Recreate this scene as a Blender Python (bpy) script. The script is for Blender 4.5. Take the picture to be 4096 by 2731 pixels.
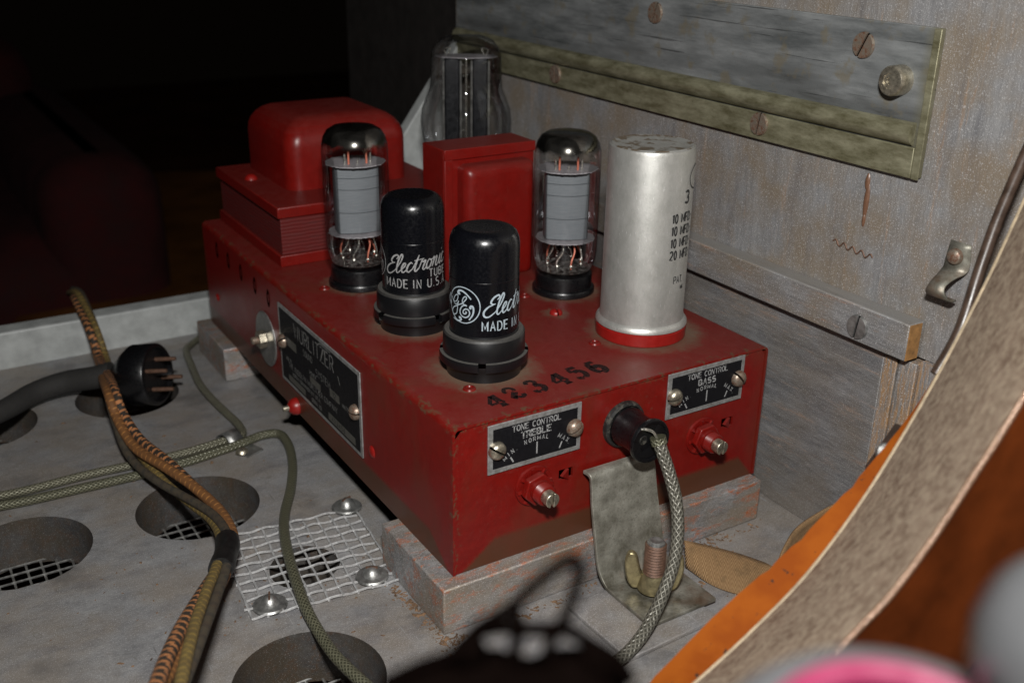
import bpy, bmesh, math, random
from mathutils import Matrix, Vector, Euler
random.seed(7)
R = math.radians
PI = math.pi
sc = bpy.context.scene
for o in list(bpy.data.objects): bpy.data.objects.remove(o)
sc.unit_settings.scale_length = 0.01            # one unit is one centimetre

# ------------------------------------------------------------------ camera
cam_d = bpy.data.cameras.new('camera'); cam = bpy.data.objects.new('camera', cam_d)
sc.collection.objects.link(cam); sc.camera = cam
CAM = Vector((-15.801, -28.888, 23.403))
ROT = Matrix.Rotation(R(-32.26), 3, 'Z') @ Matrix.Rotation(R(67.288), 3, 'X') @ Matrix.Rotation(R(1.005), 3, 'Z')
cam.matrix_world = Matrix.Translation(CAM) @ ROT.to_4x4()
cam_d.sensor_width = 36; cam_d.lens = 36.69
cam_d.clip_start = 0.5; cam_d.clip_end = 2000
cam_d.dof.use_dof = True; cam_d.dof.focus_distance = 41.5; cam_d.dof.aperture_fstop = 0.125

# ------------------------------------------------------------------ light
w = bpy.data.worlds.new('World'); sc.world = w; w.use_nodes = True
bg = w.node_tree.nodes['Background']; bg.inputs[0].default_value = (1.0, .72, .5, 1); bg.inputs[1].default_value = 0.0012
fl = bpy.data.lights.new('camera_flash', 'AREA'); fl.shape = 'RECTANGLE'; fl.size = 3.4; fl.size_y = 1.6
fl.energy = 30500; fl.color = (1, .985, .955)
flo = bpy.data.objects.new('camera_flash', fl); sc.collection.objects.link(flo)
fpos = CAM + ROT @ Vector((0.6, 9.5, 3.0))
flo.matrix_world = Matrix.Translation(fpos) @ (ROT @ Matrix.Rotation(R(-10), 3, 'X')).to_4x4()
sc.view_settings.view_transform = 'Standard'; sc.view_settings.look = 'None'
sc.view_settings.exposure = 0; sc.view_settings.gamma = 1
sc.render.engine = 'CYCLES'

# ------------------------------------------------------------------ geometry helpers
F4 = 4174.4; S4 = 4096 / 2352.0
def ray(u, v): return ROT @ Vector(((u * S4 - 2048) / F4, -(v * S4 - 1365.5) / F4, -1))
def PZ(u, v, z): d = ray(u, v); return CAM + d * ((z - CAM.z) / d.z)
def PX(u, v, x): d = ray(u, v); return CAM + d * ((x - CAM.x) / d.x)
def PY(u, v, y): d = ray(u, v); return CAM + d * ((y - CAM.y) / d.y)
def PD(u, v, dist): return CAM + ray(u, v) * dist

class MB:
    def __init__(s): s.v = []; s.f = []; s.uv = {}
    def add(s, vs, fs, uvs=None, mat=None):
        n = len(s.v)
        s.v += [tuple(mat @ Vector(q)) if mat is not None else tuple(q) for q in vs]
        for i, f in enumerate(fs):
            if uvs: s.uv[len(s.f)] = uvs[i]
            s.f.append([n + k for k in f])
        return s
    def box(s, a, b, mat=None):
        x0, y0, z0 = a; x1, y1, z1 = b
        return s.add([(x0,y0,z0),(x1,y0,z0),(x1,y1,z0),(x0,y1,z0),(x0,y0,z1),(x1,y0,z1),(x1,y1,z1),(x0,y1,z1)],
                     [(0,3,2,1),(4,5,6,7),(0,1,5,4),(1,2,6,5),(2,3,7,6),(3,0,4,7)], mat=mat)
    def lathe(s, prof, n=32, mat=None, a0=0, a1=2 * PI):
        full = abs(a1 - a0 - 2 * PI) < 1e-6
        k = n if full else n + 1
        vs = []; fs = []
        for r, z in prof:
            for i in range(k):
                a = a0 + (a1 - a0) * i / n
                vs.append((r * math.cos(a), r * math.sin(a), z))
        for j in range(len(prof) - 1):
            for i in range(n):
                i2 = (i + 1) % k
                if prof[j][0] < 1e-6 and prof[j + 1][0] < 1e-6: continue
                fs.append((j * k + i, j * k + i2, (j + 1) * k + i2, (j + 1) * k + i))
        return s.add(vs, fs, mat=mat)
    def prism(s, poly, z0, z1, mat=None):
        n = len(poly)
        vs = [(x, y, z0) for x, y in poly] + [(x, y, z1) for x, y in poly]
        fs = [tuple(range(n - 1, -1, -1)), tuple(range(n, 2 * n))] + [(i, (i + 1) % n, n + (i + 1) % n, n + i) for i in range(n)]
        return s.add(vs, fs, mat=mat)
    def tube(s, path, r, n=12, uvs=True, cap=True, flat=None):
        path = [Vector(p) for p in path]; m = len(path)
        rr = r if callable(r) else (lambda t: r)
        T = [(path[min(i + 1, m - 1)] - path[max(i - 1, 0)]).normalized() for i in range(m)]
        up = Vector((0, 0, 1)) if abs(T[0].z) < .9 else Vector((1, 0, 0))
        N = (up - T[0] * up.dot(T[0])).normalized(); L = 0; rows = []; Ls = []
        for i in range(m):
            if i: L += (path[i] - path[i - 1]).length
            N = (N - T[i] * N.dot(T[i])).normalized(); B = T[i].cross(N)
            q = rr(i / (m - 1)); Ls.append(L)
            for j in range(n):
                a = 2 * PI * j / n
                rows.append(path[i] + N * math.cos(a) * q + B * math.sin(a) * q)
        fs = []; us = []
        for i in range(m - 1):
            for j in range(n):
                j2 = (j + 1) % n
                fs.append((i * n + j, i * n + j2, (i + 1) * n + j2, (i + 1) * n + j))
                us.append(((j / n, Ls[i]), ((j + 1) / n, Ls[i]), ((j + 1) / n, Ls[i + 1]), (j / n, Ls[i + 1])))
        if cap:
            fs.append(tuple(range(n - 1, -1, -1))); us.append(((0, 0),) * n)
            fs.append(tuple(range((m - 1) * n, m * n))); us.append(((0, 0),) * n)
        return s.add(rows, fs, us)
    def mesh(s, name, sharp=35):
        me = bpy.data.meshes.new(name); me.from_pydata(s.v, [], s.f)
        if s.uv:
            l = me.uv_layers.new(name='UVMap'); k = 0
            for i, f in enumerate(s.f):
                u = s.uv.get(i)
                for j in range(len(f)):
                    if u: l.data[k].uv = u[j]
                    k += 1
        me.validate(); bm = bmesh.new(); bm.from_mesh(me)
        bmesh.ops.recalc_face_normals(bm, faces=bm.faces); bm.to_mesh(me); bm.free()
        if sharp is not None:
            me.shade_smooth(); me.set_sharp_from_angle(angle=R(sharp))
        return me

def catmull(pts, n=6):
    pts = [Vector(p) for p in pts]
    if len(pts) < 3: return pts
    P = [pts[0] * 2 - pts[1]] + pts + [pts[-1] * 2 - pts[-2]]
    out = []
    for i in range(1, len(P) - 2):
        a, b, c, d = P[i - 1:i + 3]
        for k in range(n):
            t = k / n
            out.append(.5 * ((2 * b) + (c - a) * t + (2 * a - 5 * b + 4 * c - d) * t * t + (3 * b - a - 3 * c + d) * t ** 3))
    out.append(pts[-1]); return out

def link(o): sc.collection.objects.link(o); return o
def tag(o, label=None, cat=None, group=None, kind=None):
    if label: o['label'] = label
    if cat: o['category'] = cat
    if group: o['group'] = group
    if kind: o['kind'] = kind
    return o
def thing(name, label, cat, loc=(0, 0, 0), rotz=0, group=None):
    o = bpy.data.objects.new(name, None); link(o); o.empty_display_size = .5
    o.location = loc; o.rotation_euler = (0, 0, rotz)
    return tag(o, label, cat, group)
def obj(name, mb, mat, parent=None, bev=0, sharp=35, loc=None, label=None, mesh=None, rot=None):
    me = mesh or mb.mesh(name, sharp)
    if mat and not me.materials: me.materials.append(mat)
    o = bpy.data.objects.new(name, me); link(o)
    if parent: o.parent = parent
    if loc is not None: o.location = loc
    if rot is not None: o.rotation_euler = rot
    if bev:
        b = o.modifiers.new('bevel', 'BEVEL'); b.width = bev; b.segments = 2; b.limit_method = 'ANGLE'; b.angle_limit = R(40)
        b.harden_normals = False
    if label: o['label'] = label
    return o
def copy_tree(o, parent=None):
    c = o.copy(); link(c)
    if parent: c.parent = parent
    for ch in list(o.children): copy_tree(ch, c)
    return c
def frame(o, x, y, z):            # matrix whose columns are the given axes
    m = Matrix.Identity(4)
    for i, a in enumerate((Vector(x), Vector(y), Vector(z))):
        for r_ in range(3): m[r_][i] = a[r_]
    m.translation = Vector(o); return m
def facing_front(o): return frame(o, (1,0,0), (0,0,1), (0,-1,0))      # local z points to -y
def facing_left(o): return frame(o, (0,-1,0), (0,0,1), (-1,0,0))      # local z points to -x

# ------------------------------------------------------------------ material helpers
class NT:
    def __init__(s, name):
        s.m = bpy.data.materials.new(name); s.m.use_nodes = True
        s.t = s.m.node_tree; s.b = s.t.nodes['Principled BSDF']; s.n = s.t.nodes
        s.co = s.n.new('ShaderNodeTexCoord'); s.ge = s.n.new('ShaderNodeNewGeometry')
    def L(s, a, b): s.t.links.new(a, b)
    def setv(s, sock, v):
        if isinstance(v, bpy.types.NodeSocket): s.L(v, sock)
        elif isinstance(v, (tuple, list)): sock.default_value = tuple(v) + ((1,) if len(v) == 3 and sock.type == 'RGBA' else ())
        else: sock.default_value = v
    def vec(s, scale=(1, 1, 1), src=None, rot=(0, 0, 0)):
        m = s.n.new('ShaderNodeMapping'); s.L(src or s.co.outputs['Object'], m.inputs[0])
        m.inputs['Scale'].default_value = scale; m.inputs['Rotation'].default_value = rot; return m.outputs[0]
    def noise(s, scale, detail=3, rough=.55, vec=None, dist=0):
        n = s.n.new('ShaderNodeTexNoise'); s.L(vec or s.co.outputs['Object'], n.inputs['Vector'])
        n.inputs['Scale'].default_value = scale; n.inputs['Detail'].default_value = detail
        n.inputs['Roughness'].default_value = rough; n.inputs['Distortion'].default_value = dist; return n.outputs[0]
    def vor(s, scale, vec=None, out='Distance'):
        n = s.n.new('ShaderNodeTexVoronoi'); s.L(vec or s.co.outputs['Object'], n.inputs['Vector']); n.inputs['Scale'].default_value = scale
        return n.outputs[out]
    def rng(s, v, a, b, c=0, d=1):
        n = s.n.new('ShaderNodeMapRange'); s.setv(n.inputs[0], v)
        for i, q in enumerate((a, b, c, d)): s.setv(n.inputs[1 + i], q)
        return n.outputs[0]
    def mth(s, op, a, b=0, c=None):
        n = s.n.new('ShaderNodeMath'); n.operation = op; s.setv(n.inputs[0], a); s.setv(n.inputs[1], b)
        if c is not None: s.setv(n.inputs[2], c)
        return n.outputs[0]
    def mix(s, f, a, b):
        n = s.n.new('ShaderNodeMix'); n.data_type = 'RGBA'; s.setv(n.inputs[0], f); s.setv(n.inputs[6], a); s.setv(n.inputs[7], b)
        return n.outputs[2]
    def xyz(s, src=None):
        n = s.n.new('ShaderNodeSeparateXYZ'); s.L(src or s.co.outputs['Object'], n.inputs[0]); return n.outputs
    def bump(s, h, st=.3, dist=.05, prev=None):
        n = s.n.new('ShaderNodeBump'); s.L(h, n.inputs['Height']); n.inputs['Strength'].default_value = st; n.inputs['Distance'].default_value = dist
        if prev is not None: s.L(prev, n.inputs['Normal'])
        return n.outputs[0]
    def out(s, base=None, rough=None, metal=None, nrm=None, **kw):
        for k, v in (('Base Color', base), ('Roughness', rough), ('Metallic', metal), ('Normal', nrm)):
            if v is not None: s.setv(s.b.inputs[k], v)
        for k, v in kw.items(): s.setv(s.b.inputs[k.replace('_', ' ')], v)
        return s.m

def simple(name, base, rough=.5, metal=0, nz=.25, scale=6, bumpk=.1, **kw):
    t = NT(name); n = t.noise(scale, 5, .65)
    f = t.rng(n, .3, .7); dark = tuple(c * (1 - nz) for c in base); lite = tuple(min(1, c * (1 + nz)) for c in base)
    sp = t.noise(scale * 9, 3, .6)
    return t.out(t.mix(f, dark, lite), t.rng(n, .3, .7, max(.02, rough - .07), min(1, rough + .1)), metal, t.bump(sp, bumpk, .03), **kw)

def silver_paint(name, tone=1.0, orange=.1, grain='z', dusty=0, patch=.62, warm=(.30, .10, .035), ct=1.0, wm=.5):
    t = NT(name)
    st = {'x': (.12, 1, 1), 'y': (1, .12, 1), 'z': (1, 1, .12), 'n': (1, 1, 1), 'f': (.5, 1, 1), 'c': (.4, 1, 1)}[grain]
    big = t.noise(.35, 4, .6); mid = t.noise(1.6, 5, .65, t.vec(st)); fine = t.noise(11, 4, .7, t.vec(st)); spk = t.noise(26, 2, .5)
    g = t.mth('ADD', t.mth('MULTIPLY', mid, .5), t.mth('MULTIPLY', fine, .5))
    md = .235 * tone; lo = md * (1 - .55 * ct); hi = md * (1 + .55 * ct)
    c = t.mix(t.rng(g, .36, .66), (lo, lo * .99, lo * 1.01), (hi, hi * .993, hi * 1.0))
    c = t.mix(t.rng(big, .38, .62, 0, wm), c, (.215 * tone, .17 * tone, .122 * tone))
    c = t.mix(t.rng(t.noise(.9, 5, .65, t.vec(st)), .52, .7, 0, .45), c, (.10 * tone, .10 * tone, .115 * tone))
    om = t.mth('MULTIPLY', t.rng(t.noise(2.2, 6, .72, t.vec(st)), patch, patch + .08), t.rng(fine, .35, .6))
    c = t.mix(t.mth('MULTIPLY', om, orange), c, warm)
    gl = t.rng(spk, .60, .68)
    gt = min(.75, .75 * tone); c = t.mix(t.mth('MULTIPLY', gl, .6), c, (gt, gt, gt * 1.01))
    if dusty:
        nz = t.n.new('ShaderNodeSeparateXYZ'); t.L(t.ge.outputs['True Normal'], nz.inputs[0])
        c = t.mix(t.rng(nz.outputs[2], .5, .95, 0, t.rng(mid, .3, .6, .3, .8)), c, (.27, .262, .25))
    if grain == 'f':      # scuffs, scratches and old stains on the board
        for k, (rz, sc_, th_) in enumerate(((.5, 5, .70), (1.9, 6, .71), (-.6, 4, .70))):
            sr = t.noise(sc_, 3, .55, t.vec((1, .045, 1), rot=(0, 0, rz)))
            c = t.mix(t.mth('MULTIPLY', t.rng(sr, th_, th_ + .015), t.rng(t.noise(.5 + k * .1, 2), .45, .6, 0, .6)), c, (.42, .42, .43) if k != 1 else (.06, .055, .05))
        c = t.mix(t.rng(t.noise(.32, 5, .6, t.vec((1, 1, 1), rot=(0, 0, .4))), .56, .68, 0, .45), c, (.085, .085, .09))
        ring = t.mth('ABSOLUTE', t.mth('SUBTRACT', t.noise(.55, 2, .4), .62)); c = t.mix(t.rng(ring, 0, .006, .3, 0), c, (.12, .10, .05))
        dirt = t.mth('MULTIPLY', t.rng(t.noise(22, 4, .75), .6, .68), t.rng(t.noise(.8, 3), .42, .6, .12, .8)); c = t.mix(dirt, c, (.05, .035, .022))
    b1 = t.bump(fine, .45, .035); b2 = t.bump(spk, .7, .02, b1)
    return t.out(c, t.rng(spk, .4, .7, .58, .34), t.rng(om, 0, 1, .35, 0), b2)

def red_paint(name, dust=.3, chips=None, rings=()):
    t = NT(name)
    big = t.noise(.45, 4, .6); mid = t.noise(2.5, 5, .7); fine = t.noise(18, 3, .6); spk = t.noise(38, 2, .5)
    c = t.mix(t.rng(mid, .3, .72), (.122, .0036, .0022), (.165, .0048, .003))
    nz = t.n.new('ShaderNodeSeparateXYZ'); t.L(t.ge.outputs['True Normal'], nz.inputs[0])
    up = t.rng(nz.outputs[2], .5, .95)
    dm = t.mth('ADD', t.mth('MULTIPLY', t.rng(big, .38, .68), dust * .3), t.mth('MULTIPLY', up, t.rng(mid, .2, .75, .05, dust)))
    c = t.mix(dm, c, (.082, .034, .028))
    c = t.mix(t.mth('MULTIPLY', t.rng(t.noise(7, 6, .75), .6, .68), .45), c, (.10, .05, .035))
    c = t.mix(t.mth('MULTIPLY', t.rng(spk, .70, .76), .5), c, (.42, .22, .18))
    P = t.ge.outputs['Position']
    dsum = None
    for (x, y, r, wd) in rings:
        dn = t.n.new('ShaderNodeVectorMath'); dn.operation = 'DISTANCE'
        mz = t.n.new('ShaderNodeVectorMath'); mz.operation = 'MULTIPLY'; t.L(P, mz.inputs[0]); mz.inputs[1].default_value = (1, 1, 0)
        t.L(mz.outputs[0], dn.inputs[0]); dn.inputs[1].default_value = (x, y, 0)
        d = t.mth('ADD', dn.outputs['Value'], t.rng(mid, .3, .7, -.3, .3))
        m = t.rng(d, r, r + wd, 1, 0)
        dsum = m if dsum is None else t.mth('MAXIMUM', dsum, m)
    if dsum is not None:
        c = t.mix(t.mth('MULTIPLY', t.mth('MULTIPLY', dsum, up), t.rng(fine, .25, .6, .5, .9)), c, (.125, .095, .065))
    if chips is not None: c = chips(t, c, mid, fine)
    return t.out(c, t.rng(t.mth('ADD', dm, t.rng(mid, .3, .8, 0, .1)), 0, .6, .3, .62), 0, t.bump(t.noise(5, 3, .5), .05, .05, t.bump(spk, .08, .02)), Specular_IOR_Level=.32)

def chassis_chips(t, c, mid, fine):
    x, y, z = t.xyz(t.ge.outputs['Position'])
    H = 6.22
    ez = t.mth('ABSOLUTE', t.mth('SUBTRACT', z, H - .12))
    ex = t.mth('ABSOLUTE', t.mth('SUBTRACT', x, .12))
    e1 = t.mth('MAXIMUM', ez, ex)                                    # long left edge
    ey = t.mth('ABSOLUTE', y); e2 = t.mth('MAXIMUM', t.mth('ABSOLUTE', t.mth('SUBTRACT', z, H)), ey)
    e3 = t.mth('MAXIMUM', t.mth('ABSOLUTE', x), ey)
    e = t.mth('MINIMUM', t.mth('MINIMUM', e1, e2), e3)
    n = t.noise(3.2, 6, .75, t.vec((1, .5, 1)))
    wide = t.mth('MULTIPLY', t.rng(t.noise(.35, 2, .5), .35, .65, .1, .75), t.rng(y, 7.5, 12, 1, .25))
    m = t.mth('MULTIPLY', t.rng(t.mth('SUBTRACT', e, t.mth('MULTIPLY', wide, .5)), .0, .12, 1, 0), t.rng(n, .52, .58))
    c = t.mix(t.mth('MULTIPLY', m, .85), c, (.085, .048, .026))
    # grey-brown band along the foot of each side, with slanted ends
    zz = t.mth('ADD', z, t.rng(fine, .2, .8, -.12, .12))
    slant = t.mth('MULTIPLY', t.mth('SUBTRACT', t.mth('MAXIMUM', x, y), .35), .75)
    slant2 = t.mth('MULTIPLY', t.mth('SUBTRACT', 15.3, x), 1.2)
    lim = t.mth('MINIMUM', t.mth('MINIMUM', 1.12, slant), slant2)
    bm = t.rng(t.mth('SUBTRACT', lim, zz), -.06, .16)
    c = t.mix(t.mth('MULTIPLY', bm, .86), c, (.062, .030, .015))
    # broad brown smears on the left side
    sm = t.mth('MULTIPLY', t.rng(t.noise(.55, 3, .5, t.vec((1, 1, .5))), .5, .68), .45)
    return t.mix(sm, c, (.10, .022, .012))

def glass_mat(name, tint=(1, 1, 1), k=1.0):
    t = NT(name); tr = t.n.new('ShaderNodeBsdfTransparent'); gl = t.n.new('ShaderNodeBsdfGlossy'); mx = t.n.new('ShaderNodeMixShader')
    lw = t.n.new('ShaderNodeLayerWeight'); lw.inputs[0].default_value = .3
    gl.inputs['Roughness'].default_value = .02; gl.inputs['Color'].default_value = (.95, .97, 1, 1)
    t.L(t.mix(t.mth('POWER', lw.outputs['Facing'], 3.2), tint, (.16, .15, .15)), tr.inputs[0])
    smudge = t.rng(t.noise(3, 5, .7), .4, .75, 0, .012)
    t.L(t.mth('ADD', t.mth('MULTIPLY', lw.outputs['Fresnel'], .55 * k), smudge), mx.inputs[0])
    t.L(tr.outputs[0], mx.inputs[1]); t.L(gl.outputs[0], mx.inputs[2])
    t.L(mx.outputs[0], t.n['Material Output'].inputs[0]); return t.m

def braid_mat(name, c0, c1, metal=.5, nu=5, nv=2.6, rough=.38):
    t = NT(name); u, v, _ = t.xyz(t.co.outputs['UV'])
    a = t.mth('ADD', t.mth('MULTIPLY', u, nu), t.mth('MULTIPLY', v, nv)); b = t.mth('SUBTRACT', t.mth('MULTIPLY', u, nu), t.mth('MULTIPLY', v, nv))
    sa = t.mth('SINE', t.mth('MULTIPLY', a, 2 * PI)); sb = t.mth('SINE', t.mth('MULTIPLY', b, 2 * PI))
    h = t.mth('MAXIMUM', sa, sb); n = t.noise(5, 4, .7)
    f = t.mth('MULTIPLY', t.rng(h, -.3, 1.0, .12, 1), t.rng(n, .25, .7, .4, 1))
    return t.out(t.mix(f, c0, c1), rough, metal, t.bump(h, .6, .04))

M = {}
M['red'] = red_paint('red_enamel', .32)
tubes_xy = dict(GE1=(3.67, 4.05), GE2=(3.44, 9.69), GL=(3.57, 15.81), GR=(11.69, 10.12), CAN=(11.81, 3.95))
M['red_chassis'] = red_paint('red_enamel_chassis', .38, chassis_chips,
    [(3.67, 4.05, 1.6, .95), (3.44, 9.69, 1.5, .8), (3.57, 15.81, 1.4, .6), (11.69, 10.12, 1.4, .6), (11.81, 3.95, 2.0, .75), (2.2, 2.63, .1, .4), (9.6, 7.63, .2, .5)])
M['red_bright'] = simple('red_fibre_ring', (.22, .007, .005), .38, 0, .12, 4, .04)
M['black'] = simple('black_bakelite', (.004, .004, .0048), .3, 0, .15, 7, .03)
M['black_tube'] = simple('black_tube_enamel', (.0028, .003, .0042), .24, 0, .12, 9, .012, Specular_IOR_Level=.4)
t = NT('dusty_black_bakelite'); nz = t.n.new('ShaderNodeSeparateXYZ'); t.L(t.ge.outputs['True Normal'], nz.inputs[0])
d = t.mth('MULTIPLY', t.rng(nz.outputs[2], .3, .95), t.rng(t.noise(20, 4, .7), .3, .65, .45, 1))
d2 = t.rng(t.noise(14, 5, .8), .66, .74, 0, .25)
M['dusty'] = t.out(t.mix(t.mth('MAXIMUM', d, d2), (.005, .005, .0058), (.07, .066, .06)), t.rng(d, 0, 1, .33, .9), 0, t.bump(t.noise(30, 3), .12, .02))
t = NT('grimy_black_bakelite')
M['grimy'] = t.out(t.mix(t.rng(t.noise(3.4, 6, .75), .5, .62), (.009, .009, .009), (.06, .056, .046)), .45, 0, t.bump(t.noise(12, 4), .2, .03))
M['white_ink'] = simple('pale_blue_white_ink', (.33, .39, .43), .5, 0, .15, 9, .02)
M['grey_ink'] = simple('worn_silver_ink', (.24, .24, .24), .5, 0, .4, 12, .02)
M['dim_ink'] = simple('faded_ink', (.14, .14, .135), .5, 0, .6, 9, .02)
M['black_ink'] = simple('black_ink', (.012, .012, .012), .6, 0, .3, 12, .05)
t = NT('stencil_ink'); tr = t.n.new('ShaderNodeBsdfTransparent'); mx = t.n.new('ShaderNodeMixShader')
t.L(t.rng(t.noise(9, 5, .7), .3, .55, .25, .9), mx.inputs[0]); t.L(tr.outputs[0], mx.inputs[1]); t.L(t.b.outputs[0], mx.inputs[2])
t.L(mx.outputs[0], t.n['Material Output'].inputs[0]); M['stencil'] = t.out((.006, .005, .005), .85, 0, Specular_IOR_Level=.2)
M['plate_black'] = simple('black_plate_enamel', (.0055, .0055, .007), .5, 0, .25, 8, .03, Specular_IOR_Level=.22)
t = NT('brushed_plate_metal')
M['plate'] = t.out(t.mix(t.rng(t.noise(4, 5, .7), .3, .7), (.19, .185, .17), (.42, .425, .43)), t.rng(t.noise(9, 4), .3, .7, .3, .55), .55, t.bump(t.noise(30, 2, .5, t.vec((.2, 1, 1))), .2, .02))
M['nick'] = simple('tarnished_nickel', (.42, .38, .30), .3, .85, .45, 5, .2)
t = NT('rusty_screw')
M['rusty'] = t.out(t.mix(t.rng(t.noise(7, 5, .7), .4, .62), (.13, .06, .035), (.36, .31, .25)), .42, t.rng(t.noise(7, 5, .7), .4, .62, .3, .8), t.bump(t.noise(25, 4), .3, .02))
M['galv'] = simple('galvanised_wire', (.52, .52, .52), .26, .45, .25, 5, .2)
M['steel'] = simple('dull_steel', (.32, .32, .31), .38, .8, .4, 4, .2)
t = NT('aluminium_can')
st = t.noise(2, 5, .7, t.vec((1, 1, .6))); sp = t.noise(16, 5, .75); scr = t.noise(9, 3, .6, t.vec((3, 3, .35), rot=(.5, .3, .2)))
c = t.mix(t.rng(st, .3, .7), (.40, .40, .375), (.54, .535, .51)); c = t.mix(t.rng(sp, .6, .72, 0, .6), c, (.18, .165, .13)); c = t.mix(t.rng(scr, .66, .7, 0, .7), c, (.8, .8, .8))
cx, cy, cz = t.xyz(); stain = t.mth('MULTIPLY', t.rng(cz, 8.262, 8.268), t.rng(t.noise(1.6, 5, .6), .5, .58)); c = t.mix(t.mth('MULTIPLY', stain, .8), c, (.16, .10, .045))
M['can'] = t.out(c, t.rng(sp, .3, .7, .36, .52), .68, t.bump(sp, .18, .03))
M['glass'] = glass_mat('tube_glass'); M['glass_dark'] = glass_mat('smoky_tube_glass', (.86, .86, .86), 1.1)
t = NT('getter_mirror'); tr = t.n.new('ShaderNodeBsdfTransparent'); mx = t.n.new('ShaderNodeMixShader'); _, _, z = t.xyz()
t.L(t.rng(t.mth('ADD', z, t.rng(t.noise(2), .3, .7, -.12, .12)), 6.72, 6.98), mx.inputs[0]); t.L(tr.outputs[0], mx.inputs[1]); t.L(t.b.outputs[0], mx.inputs[2])
t.L(mx.outputs[0], t.n['Material Output'].inputs[0]); M['getter'] = t.out(t.mix(t.rng(t.noise(1.5, 3), .4, .65), (.10, .095, .085), (.23, .22, .20)), .16, .95)
t = NT('plate_grey'); M['anode'] = t.out(t.mix(t.rng(t.noise(3, 4, .6, t.vec((.5, .5, 6))), .3, .7), (.12, .132, .145), (.155, .168, .18)), .6, .1, t.bump(t.noise(4, 3, .6, t.vec((.3, .3, 5))), .25, .03))
M['anode_line'] = simple('grey_crease', (.045, .05, .056), .6, 0, .2)
M['anode_dark'] = simple('carbon_black_anode', (.006, .0065, .009), .35, .3, .3, 5, .1)
t = NT('highlit_glass_press'); tr = t.n.new('ShaderNodeBsdfTransparent'); mx = t.n.new('ShaderNodeMixShader'); mx.inputs[0].default_value = .55
t.L(tr.outputs[0], mx.inputs[1]); t.L(t.b.outputs[0], mx.inputs[2]); t.L(mx.outputs[0], t.n['Material Output'].inputs[0]); M['press'] = t.out(t.mix(t.rng(t.noise(6, 4), .4, .65), (.06, .055, .05), (.5, .48, .46)), .12, .3, t.bump(t.noise(5, 3), .8, .1))  # pale mottled colour paints in the glassy highlights at the tube foot
M['mica'] = simple('mica', (.28, .265, .28), .45, 0, .3, 8, .25, Alpha=.92)
M['copper'] = simple('copper_support', (.55, .17, .11), .4, .3, .2, 6, .05); M['wire'] = simple('bright_support_wire', (.7, .68, .62), .22, .9, .3, 9, .05)
M['floor'] = silver_paint('silver_painted_board', 1.2, .12, 'f', 0, .68, ct=.5)
M['wall'] = silver_paint('silver_painted_plywood', 1.08, .8, 'z', 0, .56, (.20, .13, .08), ct=.5, wm=.85)
M['wall_low'] = silver_paint('silver_painted_lower_board', .85, .6, 'y', 0, .56, ct=.8, warm=(.2, .11, .06))
M['cleat'] = silver_paint('silver_painted_wood_worn', 1.12, 1.0, 'c', 0, .505, (.30, .085, .025), wm=.8)
M['ledge'] = silver_paint('dusty_wood_strip', 1.0, .8, 'y', .2, .58, (.22, .12, .07), ct=.7, wm=.8)
M['batten'] = silver_paint('ply_edge', 1.15, .95, 'z', 0, .42, (.27, .15, .06))
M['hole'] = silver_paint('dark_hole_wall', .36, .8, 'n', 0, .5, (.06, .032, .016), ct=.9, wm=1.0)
M['rawwood'] = simple('raw_end_grain', (.26, .13, .04), .75, 0, .4, 3, .3)
M['under'] = simple('reddish_brown_boards_below', (.13, .035, .015), .7, 0, .5, 1, .2)
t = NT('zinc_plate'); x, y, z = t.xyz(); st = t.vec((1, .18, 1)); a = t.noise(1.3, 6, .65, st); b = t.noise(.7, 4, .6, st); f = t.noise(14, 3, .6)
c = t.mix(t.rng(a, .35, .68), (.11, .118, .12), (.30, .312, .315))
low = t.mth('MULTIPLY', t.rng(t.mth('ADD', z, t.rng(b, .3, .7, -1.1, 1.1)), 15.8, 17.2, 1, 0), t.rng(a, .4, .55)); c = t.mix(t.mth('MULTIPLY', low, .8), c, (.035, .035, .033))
c = t.mix(t.rng(t.noise(.9, 5, .6), .57, .66, 0, .55), c, (.2, .165, .10))
c = t.mix(t.rng(y, -3.9, -4.5, 0, .75), c, (.17, .155, .085))
sr = t.noise(6, 3, .6, t.vec((1, .03, 1.6), rot=(.05, 0, 0))); c = t.mix(t.rng(sr, .66, .68, 0, .7), c, (.03, .03, .03)); c = t.mix(t.rng(f, .62, .7, 0, .35), c, (.06, .06, .058))
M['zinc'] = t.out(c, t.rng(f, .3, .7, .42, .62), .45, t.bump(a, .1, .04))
t = NT('olive_brass'); a = t.noise(2.1, 6, .7, t.vec((1, .3, 1))); f = t.noise(10, 4, .7)
c = t.mix(t.rng(a, .32, .66), (.11, .10, .052), (.31, .295, .20)); c = t.mix(t.rng(f, .62, .7, 0, .6), c, (.04, .03, .015))
M['brass'] = t.out(c, t.rng(a, .3, .7, .35, .55), .5, t.bump(f, .15, .03))
t = NT('tarnished_bracket_steel'); a = t.noise(1.1, 6, .65); f = t.noise(11, 5, .75); x, y, z = t.xyz()
c = t.mix(t.rng(t.mth('ADD', a, t.rng(z, -1.5, 4.5, -.12, .12)), .3, .72), (.09, .083, .062), (.38, .37, .32)); c = t.mix(t.rng(f, .52, .66, 0, .55), c, (.075, .068, .052))
c = t.mix(t.mth('MULTIPLY', t.rng(t.noise(.8, 4, .6), .48, .66), t.rng(z, 1.3, -1.2, 0, .75)), c, (.17, .075, .032))
M['bracket'] = t.out(c, t.rng(f, .3, .7, .38, .6), .5, t.bump(f, .2, .03))
M['brassnut'] = simple('dull_brass', (.30, .255, .145), .34, .8, .45, 3, .25)
M['rust'] = simple('rusty_thread', (.125, .068, .045), .5, .35, .4, 6, .4)
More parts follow.
